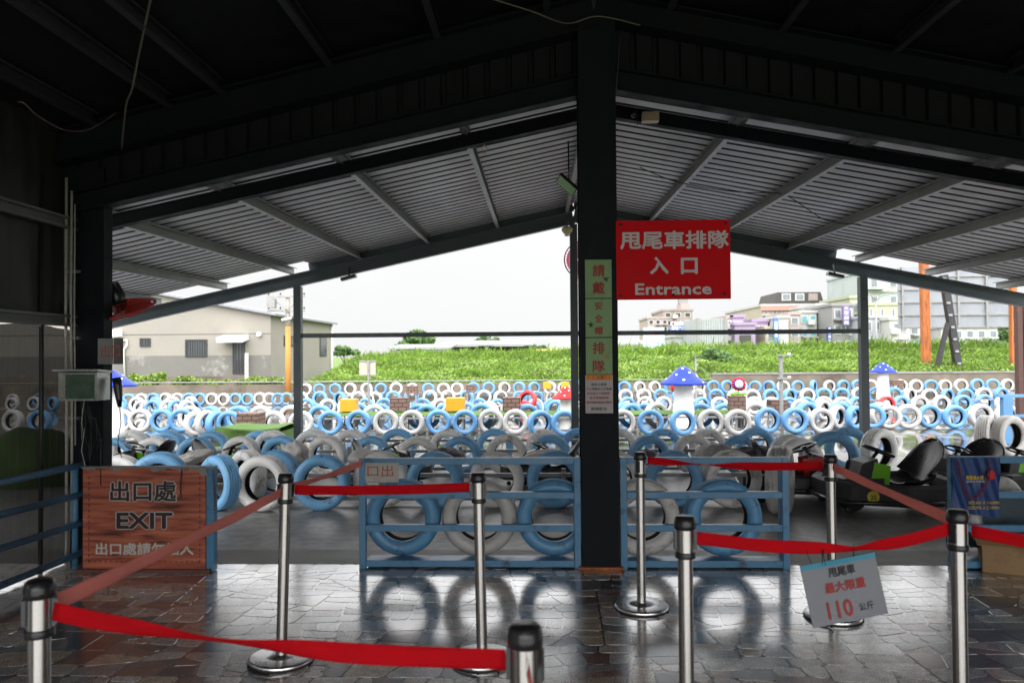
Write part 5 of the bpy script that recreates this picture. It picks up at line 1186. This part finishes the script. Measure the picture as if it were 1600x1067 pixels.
for i, (px, py, pb, wp, lb) in enumerate(((240, 584, 604, 44, "bright green bush by the cement house nearest the corner column"), (290, 590, 604, 60, "low weedy bush below the barred house window"), (205, 590, 606, 34, "small green bush beside the blue toadstool"), (395, 588, 604, 50, "sparse bush below the house door"), (430, 590, 606, 40, "grassy bush at the foot of the yellow pole"), (340, 593, 604, 40, "flat weed patch below the house wall"))):
    tree("weedy_bush", lb, px, py, pb, wp, 36.9, 900, .085, M_leafy, "bush", "bushes in front of the cement house", 20 + i)

# ================================================================== CEMENT HOUSE
YH = 39.0; gH = gz(36)
h = thing("cement_house", "grey cement house with low gable, barred windows and awning over its door", "house", (D(300, 560, YH).x, YH + 5, gH))
xc = D(423, 560, YH).x; xl = D(-260, 560, YH).x; zE = D(423, 492, YH).z; sl = (D(300, 470, YH).z - D(423, 492, YH).z) / (D(300, 470, YH).x - xc); xa_ = D(215, 500, YH).x
zA = zE + (xa_ - xc) * sl; zlE = zA - abs(sl) * abs(xl - xa_) if False else zE
YH2 = 50.5
prof = [(xl, gH), (xc, gH), (xc, zE), (xa_, zA), (xl, zA + (xl - xa_) * .02)]
MB().prism([Vector((x, YH, z)) for x, z in prof][::-1], (0, YH2 - YH, 0)).build("wall", M_wall, h)
zb_ = D(300, 555.5, YH).z; MB().box(((xl + xc) / 2 - .0, YH - .006, (zb_ + gH) / 2 + .25), (xc - xl, .012, zb_ - gH - .5)).build("wall_band", M_wall2, h)
zb2 = D(300, 588, YH).z; MB().box(((xl + xc) / 2, YH - .05, (zb2 + gH) / 2), (xc - xl + .1, .1, zb2 - gH)).build("plinth", M_fw, h)
MB().box(((xl + xc) / 2, YH - .010, D(300, 522, YH).z), (xc - xl, .02, .03)).build("string_course", M_wall2, h)
def slab(a_, b_, th, y0, y1):
    return MB().prism([Vector((a_[0], y0, a_[1])), Vector((b_[0], y0, b_[1])), Vector((b_[0], y0, b_[1] + th)), Vector((a_[0], y0, a_[1] + th))], (0, y1 - y0, 0))
rf = slab((xa_, zA + .01), (xc + .35, zE + .01 - .35 * abs(sl)), .12, YH - .3, YH2 + .3).build("roof", mat("house_roof", (.25, .26, .28), .4, metal=.3), h)
slab((xl, zA + (xl - xa_) * .02 + .01), (xa_, zA + .01), .12, YH - .3, YH2 + .3).build("roof", MATS["house_roof"], h)
def wnd(px0, px1, py0, py1, bars=5, door=False):
    a_, b_ = D(px0, py0, YH), D(px1, py1, YH); c = (a_ + b_) / 2; w_, h_ = b_.x - a_.x, a_.z - b_.z
    fr_ = MB()
    for s_ in (-1, 1): fr_.box((c.x + s_ * (w_ / 2 - .03), YH - .03, c.z), (.06, .06, h_)); fr_.box((c.x, YH - .031, c.z + s_ * (h_ / 2 - .03)), (w_ - .124, .058, .06))
    wn = fr_.build("door" if door else "window", M_frame, h)
    MB().box((c.x, YH - .018, c.z), (w_ - .11, .012, h_ - .11)).build("pane", M_window, wn)
    mb = MB()
    for i in range(bars): mb.box((c.x - w_ / 2 + w_ * (i + 1) / (bars + 1), YH - .055, c.z), (.022, .02, h_ - .1))
    if door:
        for i in range(10): mb.box((c.x, YH - .05, b_.z + h_ * .05 + i * h_ * .04), (w_ - .2, .02, .02))
    mb.build("bars", M_frame, wn)
wnd(219, 235.5, 528.5, 541.5, 3); wnd(290, 324, 530.5, 557.5, 8); wnd(364, 383, 532, 584, 3, True)
a_, b_ = D(349, 526, YH), D(389, 533, YH)
MB().box(((a_.x + b_.x) / 2, YH - .45, (a_.z + b_.z) / 2), (b_.x - a_.x, .9, a_.z - b_.z), Matrix.Rotation(R(10), 3, 'X')).build("awning", M_white, h)
q = D(184, 521, YH); MB().box((q.x, YH - .2, q.z), (.5, .4, .35)).build("air_conditioner", M_white, h)
MB().tube([D(188, 533, YH - .1), D(198, 531, YH - .1), D(198, 540, YH - .1), D(193, 546, YH - .1), D(195, 588, YH - .1)], .05, 6).build("drain_pipe", M_white, h)
MB().box((D(389, 575, YH).x, YH - .3, (D(389, 552, YH).z + gH) / 2), (.14, .14, D(389, 552, YH).z - gH)).build("gate_post", M_white, h)
MB().tube([D(405, 523, YH - .1), D(404, 522, YH - .2)], .12, 10).build("wall_lamp", M_white, h)
# windows on the receding side wall
for y0, y1, pt_, pb_ in ((41.0, 43.0, 525, 541), (47.8, 49.3, 521, 557)):
    za = D(445, pt_, 42).z if y0 < 45 else D(497, pt_, 48.5).z; zb3 = D(445, pb_, 42).z if y0 < 45 else D(497, pb_, 48.5).z
    wn = MB().box((xc + .012, (y0 + y1) / 2, (za + zb3) / 2), (.04, y1 - y0, za - zb3)).build("window", M_frame, h); MB().box((xc + .034, (y0 + y1) / 2, (za + zb3) / 2), (.01, y1 - y0 - .2, za - zb3 - .15)).build("pane", M_window, wn)
MB().tube([(xc + .06, YH2 - .1, zE), (xc + .06, YH2 - .1, gH)], .08, 8).build("drain_pipe", M_white, h)
# utility pole
q = D(450, 560, 35.0); up = thing("utility_pole", "concrete utility pole painted orange-yellow below with crossarms and transformer", "pole", (q.x, 35.0, gz(35)))
zc = D(450, 510, 35).z; ztp = D(450, 440, 35).z
MB().tube([(q.x, 35, gz(35)), (q.x, 35, zc)], [.125, .115], 16).build("painted_base", M_pole, up); MB().tube([(q.x, 35, zc), (q.x, 35, ztp)], [.113, .09], 16).build("shaft", M_poleg, up)
for py in (464, 486): z = D(450, py, 35).z; MB().box((q.x - .05, 34.86, z), (1.75, .08, .08)).build("crossarm", M_grey, up)
for s_ in (-1, 1): MB().bar((q.x, 34.84, D(450, 486, 35).z), (q.x + s_ * .7, 34.84, D(450, 465, 35).z), .04, .04).build("brace", M_grey, up)
z = D(424, 475, 35).z; MB().box((D(424, 475, 34.7).x, 34.75, z), (.36, .3, .42)).build("transformer", M_grey, up)
for dx in (-.85, -.3, .35, .8):
    for py in (462, 484): MB().lathe([(0, .10), (.04, .09), (.03, .06), (.05, .04), (.03, .02), (.03, 0)], 10, (q.x + dx, 34.86, D(450, py, 35).z + .02)).build("insulator", M_brn, up)
MB().tube([D(440, 500, 34.7), D(455, 497, 34.9)], .06, 8).build("cctv", M_white, up)
for i, (a_, b_) in enumerate((((q.x, 34.8, D(450, 462, 35).z), D(900, 494, 90)), ((q.x, 34.8, D(450, 484, 35).z), D(900, 500, 90)), )):
    pass

# ================================================================== DISTANT SHEDS AND TOWN
M_acu = mat("ac_unit_white", (.5, .5, .48), .5)
brnd = random.Random(77)
def box_building(name, label, px0, px1, pyt, Y, dep, m, floors=0, cols=0, wm=None, roofm=None, parapet=True, wh=.5, cat="building", pyb=None, extra=None, wf=.55, band=None):
    a_, b_ = D(px0, pyt, Y), D(px1, pyt, Y); g = -2.0; zt0 = (a_.z + b_.z) / 2; w_ = b_.x - a_.x; cx = (a_.x + b_.x) / 2
    t = thing(name, label, cat, (cx, Y + dep / 2, g))
    MB().box((cx, Y + dep / 2, (zt0 + g) / 2), (w_, dep, zt0 - g)).build("wall", m, t)
    if parapet: MB().box((cx, Y + dep / 2, zt0 + .15), (w_ + .3, dep + .3, .3)).build("parapet", roofm or m, t)
    if floors:
        zb0 = D((px0 + px1) / 2, pyb or 545, Y).z; fh = (zt0 - zb0) / floors
        for i in range(floors):
            for j in range(cols):
                if extra and (i, j) in extra: continue
                x = a_.x + w_ * (j + .5) / cols; z = zb0 + fh * (i + .5)
                wn = MB().box((x, Y - .03, z), (w_ / cols * wf + .16, .10, fh * wh + .16)).build("window", M_wfr, t); MB().box((x, Y - .085, z), (w_ / cols * wf, .02, fh * wh)).build("pane", wm or M_wing, wn)
            for j in range(cols):
                if brnd.random() < .3: MB().box((a_.x + w_ * (j + .5 + .3 * brnd.choice((-1, 1))) / cols, Y - .3, zb0 + fh * (i + .28)), (.75, .5, .55)).build("air_conditioner", M_acu, t)
                elif brnd.random() < .35: MB().box((a_.x + w_ * (j + .5) / cols, Y - .42, zb0 + fh * (i + .12)), (w_ / cols * .85, .8, .10)).build("balcony", roofm or m, t)
            if band and i: MB().box((cx, Y - .10, zb0 + fh * i), (w_, .25, .18)).build("floor_band", band, t)
    return t, cx, zt0, w_
M_wfr = mat("pale_window_frame", (.5, .5, .5), .5); M_wing = mat("town_window", (.16, .18, .19), .2, var=.3, vscale=1)
def tm(n, c):
    c = tuple(q * .62 for q in c)
    return mat(n, c, .8, var=.08, vscale=.5, dirt=tuple(q * .75 for q in c), dscale=.4, damt=.35)
W_pk, W_cr, W_wh, W_gr, W_pu, W_lg, W_mt, W_tan, W_dk, W_sk = tm("town_pink", (.56, .45, .42)), tm("town_cream", (.60, .52, .43)), tm("town_white", (.66, .65, .63)), tm("town_grey", (.38, .37, .36)), tm("town_purple", (.48, .36, .54)), tm("town_lime", (.52, .55, .36)), tm("town_mint", (.56, .62, .60)), tm("town_tan", (.44, .37, .32)), tm("town_dark", (.085, .078, .07)), tm("town_lavender", (.50, .50, .58))
M_shr = mat("shed_roof_sheet", (.24, .245, .25), .5, metal=.2, var=.1)
def lowshed(label, px0, px1, pyt, pyb, Y, open_=False):
    a_, b_ = D(px0, pyt, Y), D(px1, pyt, Y); zb_ = D(px0, pyb, Y).z; cx = (a_.x + b_.x) / 2; w_ = b_.x - a_.x
    t = thing("low_shed", label, "shed", (cx, Y + 4, -1.5), 0, "low sheds behind the grass bank")
    MB().prism([Vector((a_.x - .3, Y - .4, zb_)), Vector((b_.x + .3, Y - .4, zb_)), Vector((b_.x + .3, Y + 6, a_.z)), Vector((a_.x - .3, Y + 6, a_.z))], (0, 0, .15)).build("roof", M_shr, t)
    MB().box((cx, Y + 6.1, (zb_ - 1.5) / 2), (w_, .2, zb_ + 1.5)).build("wall", W_dk if open_ else W_gr, t)
    if not open_: MB().box((cx, Y, (zb_ - 1.6) / 2), (w_, .2, zb_ + 1.4)).build("wall", W_wh, t)
    for i in range(max(2, int(w_ / 4)) + 1): MB().box((a_.x + w_ * i / max(2, int(w_ / 4)), Y - .15, (zb_ - 1.5) / 2), (.12, .12, zb_ + 1.5)).build("post", M_grey, t)
lowshed("long grey-roofed open shed behind the bank", 690, 830, 533, 541, 85, True); lowshed("pale low shed beside the rounded tree", 612, 700, 539, 546, 75)
lowshed("white-walled low shed seen between the columns", 860, 1020, 533, 540, 100)
box_building("storage_tank_house", "pale roof hut beyond the bank before the far post", 858, 892, 533, 95, 6, W_wh, parapet=False)
box_building("distant_house", "faint ochre-roofed hut behind the bank", 838, 880, 545, 80, 5, mat("ochre_sheet", (.6, .4, .15), .6), parapet=False)
YT_ = 92
box_building("apartment_block", "pinkish apartment block with dark balconies, lower wing", 1012, 1044, 498, 120, 10, W_pk, 3, 3, W_dk, wf=.5, pyb=530)
box_building("apartment_block", "taller grey-brown apartment block with rooftop hut above the blue car sign", 1036, 1082, 486, 122, 12, W_tan, 4, 3, W_dk, wf=.5, pyb=535)
t_, cx, z_, w_ = box_building("rooftop_hut", "small square hut on the top of the tall apartment block", 1064, 1077, 474, 124, 4, W_pk, parapet=False); MB().box((cx, 126, z_ + .8), (1.4, 1.4, 1.5)).build("water_tank", W_gr, t_)
box_building("shop_house", "peach shop house below the apartment block", 1072, 1088, 513, 90, 10, W_cr, 2, 1, pyb=552)
box_building("shop_house", "pale narrow shop front under the blue car sign", 1052, 1073, 527, 88, 8, W_wh, 1, 2, pyb=560)
sg = thing("billboard_sign", "light blue poster sign above the grass beside the apartments", "sign", D(1022, 540, 86)); a_, b_ = D(1005, 512, 86), D(1038, 544, 86)
MB().box(((a_.x + b_.x) / 2, 86, (a_.z + b_.z) / 2), (b_.x - a_.x, .2, a_.z - b_.z)).build("panel", mat("sign_pale_blue", (.42, .60, .80), .5), sg); MB().box(((a_.x + b_.x) / 2, 85.88, (a_.z + b_.z) / 2), ((b_.x - a_.x) * .7, .05, (a_.z - b_.z) * .3)).build("pink_stripe", mat("sign_pink", (.75, .45, .55), .5), sg)
MB().box(((a_.x + b_.x) / 2, 86.3, -.5), (.2, .2, b_.z + 1.5)).build("post", M_grey, sg)
sg = thing("car_dealer_sign", "blue and white car dealer sign with four characters", "sign", D(1060, 520, 87.5)); a_, b_ = D(1048, 503, 87.5), D(1072.5, 517, 87.5)
MB().box(((a_.x + b_.x) / 2, 87.5, (a_.z + b_.z) / 2), (b_.x - a_.x, .3, a_.z - b_.z)).build("panel", mat("sign_white", (.72, .72, .75), .5), sg)
c_b = mat("sign_blue", (.06, .12, .42), .5); p_ = D(1060, 512.5, 87.3); MB().box((p_.x, 87.32, p_.z), (b_.x - a_.x, .03, .62)).build("stripe", c_b, sg); txt("順發汽車", (p_.x, 87.29, p_.z), UX, UZ, 0, 0, .45, M_white, sg, 1.55, .03, .01)
p_ = D(1060, 505.5, 87.3); txt("HONFA AUTO", (p_.x, 87.3, p_.z), UX, UZ, 0, 0, .01, c_b, sg, .9) if False else None
MB().ball((D(1052, 505, 87.3).x, 87.3, D(1052, 505.5, 87.3).z), (.16, .04, .13)).build("emblem", M_redcap, sg); MB().box((a_.x + .3, 87.8, -.2), (.2, .2, b_.z + 1.6)).build("post", M_grey, sg)
# corrugated grey building
t_, cx, z_, w_ = box_building("corrugated_warehouse", "tall grey corrugated sheet building between shop houses", 1088, 1136, 498, 80, 8, mat("corrugated_grey", (.34, .355, .36), .5, metal=.2), parapet=False)
for i in range(13): MB().box((cx - w_ / 2 + w_ * (i + .5) / 13, 79.95, z_ / 2 - 1), (.10, .10, z_ + 2)).build("rib", MATS["corrugated_grey"], t_)
for s_ in (-1, 1): MB().box((cx + s_ * (w_ / 2 - .15), 79.9, z_ / 2 - 1), (.35, .25, z_ + 2.1)).build("corner_post", W_gr, t_)
box_building("shop_house", "pink strip of house beside the corrugated building", 1136, 1143, 497, 84, 8, W_pk, 3, 1, pyb=552)
t_, cx, z_, w_ = box_building("shop_house", "purple-fronted shop house with white columns", 1142, 1162, 496, 84, 9, W_pu, 2, 1, pyb=552)
t_, cx, z_, w_ = box_building("shop_house", "lilac shop house with deep balcony and white ground floor", 1148, 1180, 508, 82, 9, W_pu, 0, 0)
MB().box((cx, 81.9, z_ - 1.5), (w_ * .55, .1, .9)).build("balcony_opening", W_dk, t_); MB().box((cx, 81.9, -.2), (w_ * .9, .1, 2.7)).build("shop_front", W_wh, t_)
for s_ in (-.3, 0, .3): MB().box((cx + s_ * w_, 81.8, -.2), (.25, .2, 2.8)).build("pillar", W_gr, t_)
box_building("shop_house", "violet roofed shop house corner", 1176, 1200, 503, 85, 8, W_pu, 1, 2, pyb=530, wf=.6)
# large cream building with rooftop
t_, cx, z_, w_ = box_building("town_hall_block", "large cream building with red-brown frieze and dark rooftop storey", 1190, 1312, 478, 105, 20, W_cr, 4, 9, pyb=545, roofm=W_wh, wf=.35, wh=.35)
zf = D(1250, 481.5, 104.6).z; MB().box((cx, 104.8, zf), (w_ + .4, .3, .55)).build("frieze", mat("frieze_red", (.42, .22, .17), .7), t_)
a_, b_ = D(1209, 457, 107), D(1288, 470, 107)
zr0 = z_ + .3; tp = MB(); x0_, x1_ = a_.x, b_.x; zt3 = a_.z
tp.prism([Vector((x0_, 107, zr0)), Vector((x1_, 107, zr0)), Vector((x1_ - .5, 107, zt3)), Vector((x0_ + .5, 107, zt3))], (0, 8, 0)); tp.build("rooftop_storey", W_dk, t_)
for px in (1229, 1250, 1271):
    q = D(px, 464, 106.8); wn = MB().box((q.x, 106.95, q.z), (1.25, .12, 1.0)).build("rooftop_window", W_wh if px < 1265 else W_tan, t_); MB().box((q.x, 106.87, q.z), (.9, .03, .7)).build("pane", M_wing if px < 1265 else W_tan, wn)
box_building("shop_house", "cream balconied shop house before the large building", 1196, 1214, 514, 82, 8, W_cr, 2, 1, pyb=552)
box_building("shop_house", "white slab house with blue vertical sign", 1216, 1232, 497, 82, 8, W_wh, 0, 0)
box_building("shop_house", "brown-tiled narrow house between white fronts", 1233, 1250, 492, 84, 8, W_pk, 3, 1, pyb=550)
box_building("shop_house", "white shop house with teal window column", 1250, 1276, 489, 86, 8, W_wh, 3, 2, pyb=550, wm=mat("teal_pane", (.12, .32, .36), .3))
box_building("shop_house", "broad white house with flat roof behind the small blue sign", 1276, 1302, 478, 88, 9, W_wh, 3, 2, pyb=552)
box_building("shop_house", "grey-cream shop house carrying the purple vertical sign", 1300, 1334, 478, 82, 9, W_gr, 3, 2, pyb=552, wf=.5)
box_building("shop_house", "yellow-green topped house beside the canopy post", 1328, 1348, 466, 88, 9, W_lg, 3, 1, pyb=552)
for (px0, px1, py0, py1, m_, s_, lb) in ((1316, 1327, 478, 508, tm("vs_purple", (.24, .17, .42)), "大眾藥局", "purple vertical sign with white characters on the grey-cream house"), (1292, 1298.5, 511, 535, tm("vs_blue", (.07, .09, .45)), "平價商店", "small deep blue vertical shop sign"), (1208, 1216, 497, 541, tm("vs_blue2", (.13, .26, .60)), None, "tall blue and white vertical sign strip")):
    Yv = 81.2; a_, b_ = D(px0, py0, Yv), D(px1, py1, Yv); c = (a_ + b_) / 2; sg = thing("vertical_sign", lb, "sign", (c.x, Yv, b_.z))
    MB().box(c, (b_.x - a_.x, .3, a_.z - b_.z)).build("panel", m_, sg); MB().box(c + Vector((0, .45, 0)), (.1, .6, .1)).build("bracket", M_grey, sg)
    if s_:
        for i, ch in enumerate(s_): txt(ch, (c.x, Yv - .16, a_.z - (a_.z - b_.z) * (i + .5) / 4), UX, UZ, 0, 0, (a_.z - b_.z) / 4 * .75, M_white, sg, (b_.x - a_.x) * .7, .02, .01)
    else: MB().box(c + Vector((0, -.16, .3)), ((b_.x - a_.x) * .5, .02, (a_.z - b_.z) * .55)).build("white_field", M_white, sg)
# right group
box_building("apartment_block", "tall pale mint apartment house behind the billboard", 1350, 1410, 425, 95, 12, W_mt, 4, 2, pyb=548, wf=.3, band=W_lg)
box_building("shop_house", "lime banded house below the mint block", 1352, 1404, 477, 86, 9, W_lg, 1, 3, pyb=500, wf=.2)
box_building("shop_house", "lavender-grey house with arched windows by the street lamp", 1352, 1390, 497, 78, 9, W_sk, 2, 3, pyb=548, wf=.35)
box_building("shop_house", "white house with maroon balcony edge", 1390, 1422, 500, 76, 9, W_wh, 2, 1, pyb=548, wf=.6)
box_building("shop_house", "white flat-roofed house with brown windows beyond the rusty post", 1420, 1470, 505, 78, 9, W_wh, 2, 3, pyb=548)
box_building("shop_house", "long pale shop row under the billboard", 1470, 1560, 513, 76, 9, W_wh, 2, 5, pyb=550, wf=.5)
for px0, px1, m_, lb in ((1403, 1432, tm("awn_pink", (.62, .42, .38)), "pinkish sloped awning over a street shop"), (1428, 1460, tm("awn_blue", (.28, .52, .68)), "light blue sloped awning beside the rusty post"), (1494, 1522, tm("awn_blue", (.28, .52, .68)), "pale blue shop awning under the billboard")):
    a_, b_ = D(px0, 534, 74), D(px1, 546, 73); sg = thing("shop_awning", lb, "awning", ((a_.x + b_.x) / 2, 74, b_.z), 0, "awnings of the street shops")
    MB().prism([Vector((a_.x + .3, 75.5, a_.z)), Vector((b_.x + .3, 75.5, a_.z)), Vector((b_.x, 73, b_.z)), Vector((a_.x, 73, b_.z))], (0, 0, .08)).build("canvas", m_, sg)
    for x in (a_.x + .1, b_.x - .1): MB().box((x, 73.1, (b_.z - 2) / 2), (.08, .08, b_.z + 2)).build("post", M_grey, sg)
# street lamp
Yl = 70; q = D(1369, 500, Yl); sl_ = thing("street_lamp", "slim double-arm street lamp before the lime house", "street lamp", (q.x, Yl, -1.5)); zt4 = D(1369, 470, Yl).z
MB().tube([(q.x, Yl, -1.5), (q.x, Yl, zt4)], [.11, .07], 10).build("pole", M_grey, sl_)
for dx, pz in ((1398, 457), (1345, 457)):
    e_ = D(dx, pz, Yl); MB().tube([(q.x, Yl, zt4), (q.x + (e_.x - q.x) * .35, Yl, zt4 + (e_.z - zt4) * .75), e_], .05, 8).build("arm", M_grey, sl_); MB().box(e_, (.55, .22, .10)).build("lamp_head", M_grey, sl_)
# billboard back and rusty posts
Yb = 40.0; bb = thing("billboard", "back of a large grey steel billboard on rust-streaked posts", "billboard", (D(1475, 500, Yb).x, Yb, gz(Yb)))
a_, b_ = D(1402, 418, Yb), D(1586, 512, Yb); MB().box(((a_.x + b_.x) / 2, Yb, (a_.z + b_.z) / 2), (b_.x - a_.x, .05, a_.z - b_.z)).build("panel", M_bill, bb)
for px in (1409, 1451, 1496, 1540, 1580): MB().box((D(px, 470, Yb).x, Yb - .09, (a_.z + b_.z) / 2), (.10, .12, a_.z - b_.z)).build("stiffener", M_grey, bb)
for py in (432, 452, 472, 492, 511): MB().box(((a_.x + b_.x) / 2, Yb - .07, D(1480, py, Yb).z), (b_.x - a_.x, .07, .07)).build("girt", M_grey, bb)
def rpost(px, px2, Y, m, label, wd=.3, py0=405, plinth=True):
    t = thing("steel_post", label, "post", (D(px, 590, Y).x, Y, gz(Y)), 0, "steel posts beside the billboard"); p0_, p1_ = D(px2, 600, Y), D(px, py0, Y)
    MB().bar((p0_.x, Y, gz(Y)), (p1_.x, Y, p1_.z), wd, wd, up=(0, 1, 0)).build("shaft", m, t)
    if plinth: MB().box((p0_.x, Y, gz(Y) + .6), (wd * 2, wd * 1.6, 1.2)).build("plinth", M_rust, t)
rpost(1443, 1448, 37.6, M_rust, "orange rusty post in front of the billboard", .33)
rpost(1582, 1583, 37.6, M_rust, "second orange rusty post at the billboard end", .25)
br_ = thing("braced_strut", "black steel A-shaped strut between the rusty posts", "post", (D(1490, 600, 36.9).x, 36.9, gz(36.9)))
MB().bar((D(1504, 600, 36.9).x, 36.9, gz(36.9)), D(1474, 430, 36.9), .30, .30, up=(0, 1, 0)).build("main_strut", M_blkm, br_); MB().bar((D(1452, 600, 36.9).x, 36.9, gz(36.9)), D(1481, 505, 36.75), .18, .18, up=(0, 1, 0)).build("brace", M_blkm, br_)
p0_, p1_ = D(1504, 600, 36.7), D(1474, 430, 36.7)
for i in range(9): MB().box(p0_.lerp(p1_, (i + .7) / 9) + Vector((0, -.02, 0)), (.16, .06, .10)).build("step", M_grey, br_)
t = thing("brown_column", "dark brown steel column pair at the edge of the track", "post", (D(1594, 600, 16.5).x, 16.5, gz(16.5)))
for px in (1590.5, 1600): q = D(px, 478, 16.5); MB().box((q.x, 16.5, 1.2), (.10, .14, 3.1)).build("flange", M_brn, t)
